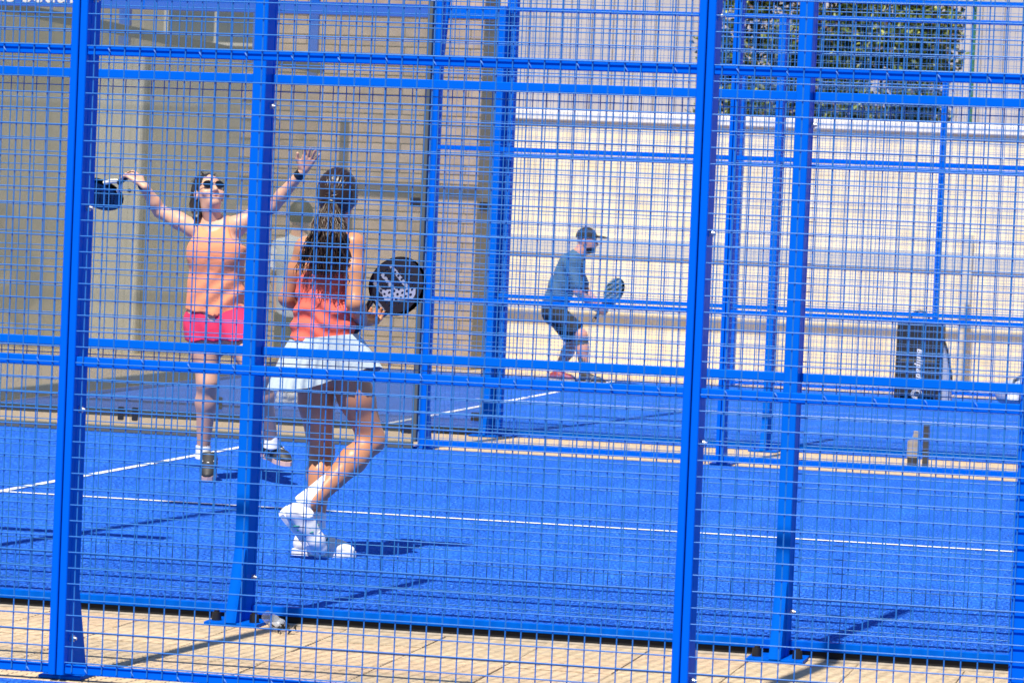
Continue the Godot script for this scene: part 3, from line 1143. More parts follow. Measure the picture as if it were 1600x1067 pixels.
func bits() -> void:
	# crumpled clear plastic cup by the post foot
	var c := gnd(428, 988)
	var t := thing("plastic_cup", "crumpled clear plastic cup lying by the braced foot of a blue post", "cup", c)
	var mb := MB.new()
	var b := c + Vector3(-0.05, 0.055, -0.05)
	var e := c + Vector3(0.01, 0.024, -0.02)
	var pts := []
	var rr := []
	for j in 9:
		pts.append(b.lerp(e, j / 8.0))
		rr.append(lerpf(0.019, 0.026, j / 8.0) + rng.randf_range(-0.003, 0.003))
	mb.sweep(pts, rr, 14)
	put(mb, "cup_wall", M.clear_plastic, t)
	mb = MB.new()
	mb.sweep([e, e + (e - b).normalized() * 0.006], [0.028, 0.028], 14)
	put(mb, "rim", M.clear_plastic, t)
	t = thing("crumpled_wrapper", "small dark crumpled wrapper under the plastic cup", "litter", c)
	mb = MB.new()
	for k in 26:
		var q := c + Vector3(rng.randf_range(-0.01, 0.09), rng.randf_range(0.004, 0.03), rng.randf_range(-0.05, 0.04))
		var d1 := Vector3(rng.randfn(), rng.randfn() * 0.6, rng.randfn()).normalized() * 0.02
		var d2 := Vector3(rng.randfn(), rng.randfn() * 0.6, rng.randfn()).normalized() * 0.02
		mb.tri(q, q + d1, q + d2)
	put(mb, "wrapper", M.bolt_cap, t)
	# small stand in the paved aisle beyond the court
	var s := Vector3(pix(1446, 735, 23.2).x, 0, -23.2)
	t = thing("bottle_stand", "small dark upright stand in the paved aisle behind the wire", "stand", s)
	mb = MB.new()
	mb.bevel(s + Vector3(-0.02, 0.0, -0.02), s + Vector3(0.02, 0.31, 0.02), 1, 0.004)
	put(mb, "upright", M.box_grey, t)
	mb = MB.new()
	mb.bevel(s + Vector3(-0.03, 0.0, -0.05), s + Vector3(0.03, 0.012, 0.05), 0, 0.004)
	put(mb, "foot", M.box_grey, t)
	s = Vector3(pix(1426, 732, 23.3).x, 0, -23.3)
	t = thing("paper_carton", "crumpled pale carton with dark base standing next to the dark stand", "carton", s)
	mb = MB.new()
	mb.bevel(s + Vector3(-0.032, 0.001, -0.04), s + Vector3(0.034, 0.075, 0.04), 1, 0.006)
	put(mb, "base", M.box_grey, t)
	mb = MB.new()
	mb.prism(s + Vector3(-0.036, 0.076, -0.04), Vector3.RIGHT, Vector3.UP, PackedVector2Array([Vector2(0, 0), Vector2(0.07, 0), Vector2(0.072, 0.17), Vector2(0.04, 0.175), Vector2(0.03, 0.12), Vector2(0.002, 0.11)]), Vector3(0, 0, 0.08))
	put(mb, "sleeve", M.kraft, t)

# ------------------------------------------------------------------ people
func hand(mb: MB, w: Vector3, d: Vector3, nrm: Vector3, thumb: float, curl: float, spread: float, cell := 0.0045) -> void:
	# w wrist, d towards the fingers, nrm out of the palm, thumb +1/-1 side
	d = d.normalized()
	var sd := d.cross(nrm).normalized()
	nrm = sd.cross(d).normalized()
	var f := Field.new(w - Vector3(0.21, 0.21, 0.21), w + Vector3(0.21, 0.21, 0.21), cell)
	f.cone(w - d * 0.03, w + d * 0.02, 0.025, 0.026, 0.02, nrm, 0.72)
	for k in 4:
		var o := (k - 1.5) * 0.0195
		f.cone(w + d * 0.02 + sd * o * 0.55, w + d * 0.088 + sd * o, 0.0155, 0.0125, 0.012, nrm, 0.85)
	var ln: Array = [0.066, 0.078, 0.073, 0.058]
	for k in 4:
		var kk := k if thumb < 0 else 3 - k
		var o := (k - 1.5) * 0.0195
		var a := w + d * 0.086 + sd * o
		var side := (k - 1.5) * spread
		var dir := (d + sd * side).normalized()
		var ang := curl * (0.35 + 0.05 * kk)
		var ls: float = ln[3 - kk]
		for s in 3:
			dir = (dir * cos(ang) + nrm * sin(ang)).normalized() if s == 0 else dir.rotated(sd, 0.0)
			if s > 0:
				var ax := dir.cross(nrm)
				var q := dir.cross(sd).normalized()
				if q.dot(nrm) < -0.2 and s == 1:
					q = -q
				dir = (dir * cos(curl * 0.55) + sd.cross(dir).normalized() * sin(curl * 0.55)).normalized()
			var b: Vector3 = a + dir * ls * [0.45, 0.31, 0.24][s]
			f.cone(a, b, [0.0096, 0.0088, 0.008][s], [0.0088, 0.008, 0.0066][s], 0.004)
			a = b
	var ts := sd * thumb
	var ta := w + d * 0.028 + ts * 0.026
	var tb := ta + (d * 0.65 + ts * 0.75 + nrm * 0.35 * curl).normalized() * 0.042
	var tc := tb + (d * 0.9 + ts * (0.45 - 0.5 * curl) + nrm * 0.5 * curl).normalized() * 0.033
	f.cone(ta, tb, 0.014, 0.0105, 0.014)
	f.cone(tb, tc, 0.0102, 0.008, 0.005)
	f.into(mb)

func limb(f: Field, pts: Array, rad: Array, k := 0.03) -> void:
	for j in pts.size() - 1:
		f.cone(pts[j], pts[j + 1], rad[j], rad[j + 1], k)

func bounds(pts: Array, m: float) -> Array:
	var lo: Vector3 = pts[0]
	var hi: Vector3 = pts[0]
	for q in pts:
		lo = lo.min(q)
		hi = hi.max(q)
	return [lo - Vector3(m, m, m), hi + Vector3(m, m, m)]

func shoe(parent: Node3D, hl: Vector3, toe: Vector3, up: Vector3, upper: Material, sole: Material, accent: Material, cell := 0.008) -> void:
	var fw := (toe - hl).normalized()
	var l := (toe - hl).length()
	var sd := fw.cross(up).normalized()
	up = sd.cross(fw).normalized()
	var k := l / 0.28
	var b := bounds([hl, toe, hl + up * 0.12], 0.08)
	var f := Field.new(b[0], b[1], cell)
	var at := func(a: float, u: float) -> Vector3: return hl + fw * a * k + up * u
	f.cone(at.call(0.045, 0.05), at.call(0.13, 0.052), 0.036, 0.04, 0.03)
	f.cone(at.call(0.13, 0.05), at.call(0.2, 0.04), 0.042, 0.043, 0.03, up, 0.85)
	f.cone(at.call(0.2, 0.036), at.call(0.245, 0.03), 0.042, 0.031, 0.03, up, 0.72)
	f.cone(at.call(0.045, 0.05), at.call(0.05, 0.095), 0.037, 0.034, 0.03)
	f.cone(at.call(0.1, 0.06), at.call(0.075, 0.095), 0.034, 0.033, 0.03)
	f.cut(-up, at.call(0, 0.02))
	f.cut((up * 0.9 - fw * 0.35).normalized(), at.call(0.06, 0.102))
	var mb := MB.new()
	f.into(mb)
	var o := put(mb, "shoe", upper, parent)
	var ol := PackedVector2Array()
	var shape := [[0.0, 0.022], [0.012, 0.034], [0.06, 0.038], [0.12, 0.036], [0.19, 0.048], [0.235, 0.044], [0.268, 0.026], [0.28, 0.0]]
	for q in shape:
		ol.append(Vector2(q[0] * k, -q[1]))
	for j in range(shape.size() - 2, -1, -1):
		ol.append(Vector2(shape[j][0] * k, shape[j][1]))
	mb = MB.new()
	mb.prism(hl, fw, -sd, ol, up * 0.026)
	put(mb, "sole", sole, o)
	# side stripes and laces
	mb = MB.new()
	for s in [-1.0, 1.0]:
		for j in 3:
			var a: float = 0.085 + j * 0.022
			mb.sweep([at.call(a, 0.03) + sd * s * 0.0425, at.call(a + 0.012, 0.055) + sd * s * 0.0435, at.call(a + 0.03, 0.082) + sd * s * 0.031], [0.0045, 0.0052, 0.004], 5)
	put(mb, "side_stripes", accent, o)
	mb = MB.new()
	for j in 4:
		var a: float = 0.12 + j * 0.02
		var hh: float = 0.094 - j * 0.004
		mb.sweep([at.call(a, hh - 0.012) + sd * 0.026, at.call(a, hh) , at.call(a + 0.006, hh - 0.012) - sd * 0.026], [0.003, 0.003, 0.003], 5)
	put(mb, "laces", M.white_sock, o)

func sock(parent: Node3D, a: Vector3, b: Vector3, ra: float, rb: float, m: Material) -> void:
	var mb := MB.new()
	var c := a.lerp(b, 0.5)
	mb.sweep([a, a.lerp(b, 0.06), c, a.lerp(b, 0.93), b], [ra, ra * 1.05, (ra + rb) / 2, rb * 1.04, rb], 14)
	put(mb, "sock", m, parent)

func person_back() -> void:
	# woman in coral, back turned, both hands on her racket
	var p := 14.92
	var t := thing("person", "person in coral vest and white pleated skirt, back turned, long brown ponytail", "person", gnd(500, 872))
	var j := func(x: float, y: float, dp: float) -> Vector3: return pix(x, y, p + dp)
	var bk := Vector3(0.2, 0, 1).normalized()
	var pelvis: Vector3 = j.call(506, 548, 0.0)
	var waist: Vector3 = j.call(507, 490, 0.0)
	var chest: Vector3 = j.call(512, 425, 0.02)
	var neck: Vector3 = j.call(521, 368, 0.03)
	var head: Vector3 = j.call(528, 304, 0.06)
	var ls: Vector3 = j.call(478, 388, 0.02)
	var le: Vector3 = j.call(448, 466, 0.05)
	var lw: Vector3 = j.call(514, 499, 0.22)
	var rs: Vector3 = j.call(552, 382, -0.01)
	var re: Vector3 = j.call(554, 474, -0.09)
	var rw: Vector3 = j.call(566, 503, 0.13)
	var lh: Vector3 = j.call(486, 556, 0.0)
	var lk: Vector3 = j.call(502, 706, 0.14)
	var la: Vector3 = j.call(494, 818, 0.02)
	var rh: Vector3 = j.call(533, 556, 0.0)
	var rk: Vector3 = j.call(581, 688, 0.12)
	var ra: Vector3 = j.call(488, 784, -0.09)
	var bd := bounds([pelvis, head, ls, le, rs, re, lw, rw, lk, la, rk, ra], 0.18)
	var f := Field.new(bd[0], bd[1], 0.011)
	# trunk
	f.cone(pelvis + Vector3(0, -0.02, 0), pelvis + Vector3(0, 0.03, 0), 0.125, 0.115, 0.03, bk, 0.66)
	f.cone(pelvis, waist, 0.115, 0.095, 0.03, bk, 0.64)
	f.cone(waist, chest, 0.095, 0.112, 0.03, bk, 0.64)
	f.cone(chest, neck + Vector3(0, -0.05, 0), 0.112, 0.065, 0.04, bk, 0.64)
	f.cone(ls, rs, 0.045, 0.045, 0.05)
	f.cone(neck + Vector3(0, -0.05, 0), head + Vector3(0, -0.04, 0), 0.056, 0.05, 0.04)
	# arms, legs
	limb(f, [ls, ls.lerp(le, 0.45), le], [0.048, 0.043, 0.036], 0.03)
	limb(f, [le, le.lerp(lw, 0.3), lw], [0.036, 0.039, 0.025], 0.02)
	limb(f, [rs, rs.lerp(re, 0.45), re], [0.05, 0.044, 0.037], 0.03)
	limb(f, [re, re.lerp(rw, 0.3), rw], [0.037, 0.040, 0.025], 0.02)
	limb(f, [lh, lh.lerp(lk, 0.5), lk], [0.088, 0.076, 0.056], 0.03)
	limb(f, [lk, lk.lerp(la, 0.3) + bk * 0.012, la], [0.053, 0.056, 0.034], 0.03)
	limb(f, [rh, rh.lerp(rk, 0.5), rk], [0.09, 0.078, 0.057], 0.03)
	limb(f, [rk, rk.lerp(ra, 0.32) + bk * 0.015, ra], [0.054, 0.058, 0.034], 0.03)
	f.ell(head + Vector3(0, 0.0, 0), Basis.IDENTITY, Vector3(0.078, 0.108, 0.095), 0.03)
	# ears
	for s in [-1.0, 1.0]:
		f.ell(head + Vector3(0.078 * s, -0.02, -0.005), Basis.IDENTITY, Vector3(0.012, 0.03, 0.02), 0.01)
	var mb := MB.new()
	f.into(mb)
	hand(mb, lw, j.call(580, 507, 0.3) - lw, Vector3(0.2, 0.8, -0.3), 1.0, 0.7, 0.05)
	hand(mb, rw, j.call(590, 497, 0.28) - rw, Vector3(0.3, 0.5, -0.6), -1.0, 1.1, 0.03)
	put(mb, "body", M.skin_tan, t)
	# vest
	f = Field.new(bd[0], bd[1], 0.0095)
	var hem: Vector3 = j.call(503, 529, 0.0)
	f.cone(hem + Vector3(-0.005, -0.05, 0), waist, 0.162, 0.122, 0.05, bk, 0.74)
	f.cone(waist, chest, 0.122, 0.137, 0.05, bk, 0.72)
	f.cone(chest, neck + Vector3(0, -0.05, 0), 0.134, 0.075, 0.05, bk, 0.70)
	f.cone(ls.lerp(rs, 0.2), ls.lerp(rs, 0.8), 0.05, 0.05, 0.05)
	f.cut((Vector3(-0.06, -1, 0)).normalized(), hem + Vector3(0, -0.012, 0))
	f.ell(ls + Vector3(-0.035, -0.03, 0), Basis.IDENTITY, Vector3(0.085, 0.12, 0.2), 0.012, -1.0)
	f.ell(rs + Vector3(0.035, -0.03, 0), Basis.IDENTITY, Vector3(0.085, 0.12, 0.2), 0.012, -1.0)
	f.ell(neck + Vector3(0, 0.02, 0), Basis.IDENTITY, Vector3(0.085, 0.1, 0.2), 0.012, -1.0)
	f.folds(func(q: Vector3) -> float:
		var e := q - waist
		var s := sin(e.y * 88.0 + e.x * 30.0 + sin(e.x * 31.0) * 1.7) * 0.0085 + sin(e.y * 47.0 - e.x * 36.0 + 1.0) * 0.0050
		var s2 := sin(e.x * 95.0 - e.y * 24.0 + sin(e.y * 35.0)) * 0.0045
		return s * clampf(1.0 - absf(e.y + 0.02) * 5.0, 0.15, 1.0) + s2 * clampf(e.y * 5.0, 0.0, 1.0))
	mb = MB.new()
	f.into(mb)
	put(mb, "vest", M.coral, t)
	# pleated skirt, swinging out to one side
	mb = MB.new()
	var rings := 12
	var seg := 120
	var c0: Vector3 = j.call(505, 526, 0.0)
	for side in 2:
		var k0 := mb.v.size()
		for r in rings + 1:
			var u := float(r) / rings
			for s in seg:
				var a := TAU * s / seg
				var dirx := cos(a)
				var dirz := sin(a)
				var swing: float = pow(maxf(dirx, 0.0), 2.0)
				var wdt := lerpf(0.152, 0.203 + 0.03 * swing, pow(u, 0.8))
				var dep := lerpf(0.120, 0.20 if dirz < 0.0 else 0.185 - 0.07 * clampf(dirx + 0.4, 0.0, 1.0), pow(u, 0.9))
				var pl: float = (absf(fposmod(s * 30.0 / seg, 1.0) - 0.5) * 2.0 - 0.5) * 0.026 * pow(u, 0.6) * (1.0 - 0.75 * swing)
				var drop := lerpf(0.0, 0.225 - 0.10 * swing + 0.02 * maxf(-dirx, 0.0) - 0.05 * clampf(dirx, 0.0, 1.0) * clampf(dirz, 0.0, 1.0), u)
				var q := c0 + Vector3(dirx * (wdt + pl), 0, dirz * (dep + pl)) + Vector3(-0.03 * u + 0.07 * swing * u, -drop, 0)
				q += Vector3(0, 0.02 * dirx * (1.0 - u), 0)
				if side == 1:
					q -= Vector3(dirx, 0, dirz) * 0.004
				mb.vert(q, Vector3.ZERO)
		for r in rings:
			for s in seg:
				var a := k0 + r * seg + s
				var b := k0 + r * seg + (s + 1) % seg
				var tri := [a, a + seg, b, b, a + seg, b + seg] if side == 0 else [a, b, a + seg, b, b + seg, a + seg]
				mb.i.append_array(tri)
				for q in [0, 3]:
					var nn: Vector3 = -(mb.v[tri[q + 1]] - mb.v[tri[q]]).cross(mb.v[tri[q + 2]] - mb.v[tri[q]])
					for e in 3:
						mb.n[tri[q + e]] += nn
	for q in mb.n.size():
		mb.n[q] = mb.n[q].normalized()
	put(mb, "skirt", M.white_cloth, t)
	# hair: drawn back over the skull, tied, falling in wavy locks
	f = Field.new(head - Vector3(0.16, 0.16, 0.16), head + Vector3(0.16, 0.18, 0.16), 0.0055)
	f.ell(head + Vector3(0.0, 0.012, 0.012), Basis.IDENTITY, Vector3(0.09, 0.108, 0.105), 0.02)
	f.ell(head + Vector3(0.0, -0.03, 0.06), Basis.IDENTITY, Vector3(0.06, 0.06, 0.06), 0.04)
	f.cut(Vector3(0, -0.5, -1).normalized(), head + Vector3(0, 0.02, -0.07))
	f.cut(Vector3(0, -1, -0.1).normalized(), head + Vector3(0, -0.085, 0))
	var tie := head + Vector3(0.0, -0.035, 0.105)
	f.folds(func(q: Vector3) -> float:
		var e := q - tie
		return sin(atan2(e.x, e.y) * 46.0 + sin(e.length() * 60.0)) * 0.0018)
	mb = MB.new()
	mb.use_col = true
	mb.col = Color(0.020, 0.011, 0.007)
	f.into(mb)
	put(mb, "hair", M.hair_brown, t)
	mb = MB.new()
	mb.use_col = true
	var rg := RandomNumberGenerator.new()
	rg.seed = 77
	var tail_end: Vector3 = j.call(502, 428, -0.11)
	var mid: Vector3 = j.call(514, 366, -0.12)
	for k in 420:
		var s1 := clampf(rg.randfn() * 0.42, -0.8, 0.8)
		var s2 := rg.randfn() * 0.4
		var ph := rg.randf() * TAU
		var am := rg.randf_range(0.004, 0.014)
		var ln := rg.randf_range(0.72, 1.08)
		var pts := []
		var rr := []
		for m in 15:
			var u: float = m / 14.0 * ln
			var q := tie.lerp(mid, u * 2.0) if u < 0.5 else mid.lerp(tail_end, (u - 0.5) * 2.0)
			var w := 0.016 + 0.085 * pow(minf(u, 1.0), 0.75)
			q += Vector3(s1 * w * 1.35, 0, absf(s2) * w * 0.7)
			q += Vector3(sin(u * 15.0 + ph) * am * 1.2, 0, cos(u * 15.0 + ph) * am) * minf(u * 3.0, 1.0)
			pts.append(q)
			rr.append(lerpf(0.0046, 0.0008, pow(u / ln, 1.5)))
		var b := rg.randf()
		mb.col = Color(0.014, 0.007, 0.005).lerp(Color(0.055, 0.028, 0.015), b * b)
		mb.sweep(pts, rr, 5)
	for k in 14:
		var a := rg.randf_range(-0.6, 0.6)
		var st := head + Vector3(0.085 * sin(a) + 0.02, rg.randf_range(-0.03, 0.06), 0.05)
		mb.col = Color(0.035, 0.02, 0.012)
		mb.sweep([st, st + Vector3(0.02, -0.01, 0.01), st + Vector3(0.03 + rg.randf() * 0.02, -0.045, 0.01)], [0.001, 0.0009, 0.0005], 4)
	put(mb, "ponytail", M.hair_brown, t)
	mb = MB.new()
	mb.sweep([tie + Vector3(-0.022, 0, 0.01), tie + Vector3(0, 0.004, 0.022), tie + Vector3(0.022, 0, 0.01)], [0.009, 0.011, 0.009], 8)
	put(mb, "hair_tie", M.black_plastic, t)
	# shoes and socks
	var h1 := gnd(456, 866)
	var t1 := gnd(556, 871)
	shoe(t, h1, t1, Vector3.UP, M.shoe_white, M.shoe_white, M.shoe_green, 0.007)
	var t2: Vector3 = pix(500, 868, p - 0.06)
	var h2: Vector3 = j.call(438, 798, -0.13)
	t2 = h2 + (t2 - h2).normalized() * 0.275
	shoe(t, h2, t2, Vector3(0.7, 0.6, 0.4), M.shoe_white, M.shoe_white, M.shoe_green, 0.007)
	sock(t, rk.lerp(ra, 0.66), ra.lerp(h2, 0.35) + Vector3(0.0, 0.0, 0), 0.045, 0.043, M.white_sock)
	sock(t, la.lerp(lk, 0.14), la + Vector3(0, -0.02, 0), 0.041, 0.04, M.white_sock)
	# her racket
	var rc: Vector3 = j.call(619, 449, 0.28)
	var gp: Vector3 = j.call(566, 505, 0.26)
	var fc := (Vector3(0, EYE, 0) - rc).normalized() + Vector3(-0.22, 0.36, 0)
	racket("black padel racket with pale striped print held before the coral vest", rc, rc - gp, fc, 0)

func person_front() -> void:
	# woman in orange, both arms raised, looking up
	var p := 18.85
	var t := thing("person", "person in orange vest and pink shorts with both arms raised, wearing sunglasses", "person", gnd(320, 752))
	var j := func(x: float, y: float, dp: float) -> Vector3: return pix(x, y, p + dp)
	var bk := Vector3(0.2, 0, 1).normalized()
	var pelvis: Vector3 = j.call(336, 505, 0.03)
	var waist: Vector3 = j.call(337, 450, 0.02)
	var chest: Vector3 = j.call(338, 392, 0.0)
	var neck: Vector3 = j.call(334, 348, 0.02)
	var head: Vector3 = j.call(326, 302, 0.01)
	var rs: Vector3 = j.call(303, 357, 0.02)
	var re: Vector3 = j.call(249, 330, 0.10)
	var rw: Vector3 = j.call(220, 286, 0.0)
	var ls: Vector3 = j.call(371, 352, 0.02)
	var le: Vector3 = j.call(427, 321, 0.10)
	var lw: Vector3 = j.call(472, 268, 0.02)
	var rh: Vector3 = j.call(317, 500, 0.03)
	var rk: Vector3 = j.call(323, 597, -0.03)
	var ra: Vector3 = j.call(317, 704, 0.06)
	var lh: Vector3 = j.call(358, 500, 0.03)
	var lk: Vector3 = j.call(404, 588, -0.12)
	var la: Vector3 = j.call(424, 690, 0.05)
	var bd := bounds([pelvis, head, ls, le, rs, re, lw, rw, lk, la, rk, ra], 0.17)
	var f := Field.new(bd[0], bd[1], 0.0125)
	f.cone(pelvis + Vector3(0, -0.03, 0), pelvis + Vector3(0, 0.05, 0), 0.155, 0.15, 0.05, bk, 0.68)
	f.cone(pelvis, waist, 0.145, 0.125, 0.06, bk, 0.68)
	f.cone(waist, chest, 0.125, 0.14, 0.06, bk, 0.68)
	f.cone(chest, neck + Vector3(0, -0.05, 0), 0.135, 0.075, 0.06, bk, 0.66)
	f.cone(ls, rs, 0.05, 0.05, 0.05)
	f.cone(neck + Vector3(0, -0.06, 0), head + Vector3(0.0, -0.05, -0.01), 0.058, 0.05, 0.04)
	limb(f, [rs, rs.lerp(re, 0.45), re], [0.052, 0.046, 0.037], 0.03)
	limb(f, [re, re.lerp(rw, 0.3), rw], [0.037, 0.038, 0.025], 0.02)
	limb(f, [ls, ls.lerp(le, 0.45), le], [0.052, 0.046, 0.037], 0.03)
	limb(f, [le, le.lerp(lw, 0.3), lw], [0.037, 0.038, 0.025], 0.02)
	limb(f, [rh, rh.lerp(rk, 0.5), rk], [0.092, 0.080, 0.058], 0.03)
	limb(f, [rk, rk.lerp(ra, 0.3) - bk * 0.012, ra], [0.055, 0.058, 0.035], 0.03)
	limb(f, [lh, lh.lerp(lk, 0.5), lk], [0.092, 0.080, 0.058], 0.03)
	limb(f, [lk, lk.lerp(la, 0.3) - bk * 0.012, la], [0.055, 0.058, 0.035], 0.03)
	var mb := MB.new()
	f.into(mb)
	# head on a finer grid: face turned up and a little aside
	var fw := Vector3(0.72, 0.62, 0.95).normalized()
	var sd := Vector3.UP.cross(fw).normalized()
	var up := fw.cross(sd).normalized()
	f = Field.new(head - Vector3(0.15, 0.17, 0.15), head + Vector3(0.15, 0.17, 0.15), 0.0045)
	var at := func(a: float, b: float, c: float) -> Vector3: return head + sd * a + up * b + fw * c
	var hb := Basis(sd, up, fw)
	f.ell(at.call(0, 0.025, -0.012), hb, Vector3(0.075, 0.088, 0.096), 0.02)
	f.ell(at.call(0, -0.035, 0.022), hb, Vector3(0.058, 0.075, 0.066), 0.03)
	f.ell(at.call(0, -0.088, 0.058), hb, Vector3(0.026, 0.022, 0.024), 0.03)
	f.cone(at.call(0, 0.012, 0.084), at.call(0, -0.028, 0.104), 0.009, 0.0135, 0.012)
	f.cone(at.call(-0.012, -0.031, 0.092), at.call(0.012, -0.031, 0.092), 0.009, 0.009, 0.008)
	f.cone(at.call(-0.02, -0.056, 0.084), at.call(0.02, -0.056, 0.084), 0.008, 0.008, 0.01)
	f.cone(at.call(-0.016, -0.068, 0.082), at.call(0.016, -0.068, 0.082), 0.008, 0.008, 0.008)
	for s in [-1.0, 1.0]:
		f.ell(at.call(0.076 * s, -0.01, -0.01), hb, Vector3(0.010, 0.032, 0.02), 0.008)
		f.ell(at.call(0.032 * s, 0.012, 0.082), hb, Vector3(0.016, 0.011, 0.012), 0.012, -1.0)
		f.ell(at.call(0.042 * s, -0.03, 0.062), hb, Vector3(0.022, 0.02, 0.018), 0.02)
	f.cone(at.call(0, -0.09, -0.01), neck + Vector3(0, -0.02, 0), 0.052, 0.055, 0.03)
	f.into(mb)
	hand(mb, lw, j.call(487, 238, -0.02) - lw, Vector3(0.1, -0.1, 1), -1.0, 0.25, 0.16)
	hand(mb, rw, j.call(199, 268, 0.03) - rw, Vector3(-0.5, -0.45, -0.5), -1.0, 1.15, 0.03)
	put(mb, "body", M.skin_fair, t)
	# lips
	mb = MB.new()
	mb.sweep([at.call(-0.02, -0.061, 0.09), at.call(0, -0.0605, 0.0945), at.call(0.02, -0.061, 0.09)], [0.002, 0.004, 0.002], 6)
	put(mb, "lips", M.lip, t)
	# sunglasses
	mb = MB.new()
	for s in [-1.0, 1.0]:
		var c: Vector3 = at.call(0.034 * s, 0.012, 0.088)
		var nn: Vector3 = (fw + sd * 0.22 * s).normalized()
		var ux := up.cross(nn).normalized()
		var ol := PackedVector2Array()
		for q in 18:
			var a := TAU * q / 18
			ol.append(Vector2(cos(a) * 0.029, sin(a) * 0.022))
		mb.prism(c, ux, up, ol, nn * 0.004)
	var sg := put(mb, "sunglasses", M.lens_dark, t)
	mb = MB.new()
	mb.sweep([at.call(-0.009, 0.016, 0.096), at.call(0, 0.019, 0.099), at.call(0.009, 0.016, 0.096)], [0.002, 0.002, 0.002], 6)
	for s in [-1.0, 1.0]:
		mb.sweep([at.call(0.06 * s, 0.016, 0.082), at.call(0.078 * s, 0.014, 0.04), at.call(0.082 * s, 0.008, -0.01)], [0.002, 0.002, 0.002], 6)
	put(mb, "temples", M.black_plastic, sg)
	# hair, pulled back with a short tail
	f = Field.new(head - Vector3(0.2, 0.2, 0.25), head + Vector3(0.18, 0.2, 0.18), 0.0065)
	f.ell(at.call(0, 0.036, -0.024), hb, Vector3(0.085, 0.088, 0.098), 0.02)
	f.ell(at.call(-0.045, -0.03, -0.06), hb, Vector3(0.05, 0.075, 0.05), 0.03)
	f.cut(fw * 1.0 - up * 0.55, at.call(0, 0.055, 0.062))
	f.cone(at.call(-0.05, -0.06, -0.06), at.call(-0.075, -0.13, -0.05), 0.04, 0.02, 0.03)
	var tu := head
	f.folds(func(q: Vector3) -> float: return sin((q.x - tu.x) * 210.0 + sin((q.y - tu.y) * 70.0) * 2.0) * 0.0022)
	mb = MB.new()
	f.into(mb)
	var rg := RandomNumberGenerator.new()
	rg.seed = 9
	for k in 40:
		var a := rg.randf_range(-1.4, 1.0)
		var st: Vector3 = at.call(0.08 * sin(a), 0.036 + 0.083 * cos(a), rg.randf_range(-0.06, 0.03))
		var d := (st - head).normalized()
		mb.sweep([st - d * 0.006, st + d * 0.008 + Vector3(rg.randf_range(-0.01, 0.01), 0, 0), st + d * 0.018 + Vector3(rg.randf_range(-0.02, 0.02), -0.006, 0)], [0.003, 0.002, 0.0008], 4)
	put(mb, "hair", M.hair_dark, t)
	# vest
	f = Field.new(bd[0], bd[1], 0.0105)
	var hem: Vector3 = j.call(336, 491, 0.03)
	f.cone(hem + Vector3(0, -0.05, 0), waist, 0.182, 0.15, 0.05, bk, 0.72)
	f.cone(waist, chest, 0.15, 0.153, 0.05, bk, 0.74)
	f.ell(chest + Vector3(-0.06, 0.0, 0.055), Basis.IDENTITY, Vector3(0.08, 0.09, 0.06), 0.07)
	f.ell(chest + Vector3(0.075, 0.0, 0.04), Basis.IDENTITY, Vector3(0.08, 0.09, 0.06), 0.07)
	f.cone(chest, neck + Vector3(0, -0.05, 0), 0.147, 0.08, 0.05, bk, 0.72)
	f.cone(ls.lerp(rs, 0.22), ls.lerp(rs, 0.78), 0.056, 0.056, 0.05)
	f.cut(Vector3(-0.12, -1, 0).normalized(), hem)
	f.ell(rs + Vector3(-0.05, 0.0, 0), Basis.IDENTITY, Vector3(0.085, 0.115, 0.2), 0.012, -1.0)
	f.ell(ls + Vector3(0.05, 0.0, 0), Basis.IDENTITY, Vector3(0.085, 0.115, 0.2), 0.012, -1.0)
	f.ell(neck + Vector3(0.005, 0.03, 0.06), Basis.IDENTITY, Vector3(0.07, 0.085, 0.1), 0.012, -1.0)
	f.folds(func(q: Vector3) -> float:
		var e := q - chest
		var s := sin((e.x * 0.8 - e.y * 0.62) * 66.0 + sin(e.y * 14.0) * 1.6) * 0.0062
		return s * clampf(-e.y * 4.5, 0.0, 1.0) * clampf((e.x + 0.15) * 5.0, 0.25, 1.0))
	mb = MB.new()
	f.into(mb)
	put(mb, "vest", M.orange, t)
	# shorts
	f = Field.new(bd[0], bd[1], 0.0115)
	f.cone(pelvis + Vector3(0, 0.08, 0), pelvis + Vector3(0, -0.02, 0), 0.148, 0.168, 0.04, bk, 0.70)
	f.cone(rh, rh.lerp(rk, 0.5), 0.104, 0.118, 0.04)
	f.cone(lh, lh.lerp(lk, 0.5), 0.104, 0.118, 0.04)
	f.cut(Vector3(0.06, -1, 0).normalized(), j.call(335, 533, -0.02))
	f.folds(func(q: Vector3) -> float: return sin((q.x - pelvis.x) * 48.0 + (q.y - pelvis.y) * 30.0) * 0.005)
	mb = MB.new()
	f.into(mb)
	put(mb, "shorts", M.pink, t)
	# watch, wristband
	mb = MB.new()
	var wd := (lw - le).normalized()
	mb.sweep([lw - wd * 0.045, lw - wd * 0.04, lw - wd * 0.012, lw - wd * 0.007], [0.028, 0.031, 0.030, 0.027], 14)
	put(mb, "watch", M.black_plastic, t)
	mb = MB.new()
	wd = (rw - re).normalized()
	mb.sweep([rw - wd * 0.03, rw - wd * 0.026, rw - wd * 0.006, rw - wd * 0.002], [0.027, 0.03, 0.029, 0.026], 14)
	put(mb, "wristband", M.black_plastic, t)
	# shoes
	var t1: Vector3 = gnd(323, 754) + Vector3(0, 0.004, 0)
	var h1 := t1 + Vector3(-0.055, 0.075, -0.24)
	shoe(t, h1, t1, Vector3(0, 1, 0.25), M.shoe_black, M.sole_pink, M.white_sock, 0.008)
	sock(t, ra + Vector3(0, 0.03, 0), ra + Vector3(0.0, -0.045, 0), 0.042, 0.044, M.white_sock)
	var t2: Vector3 = j.call(453, 729, 0.0)
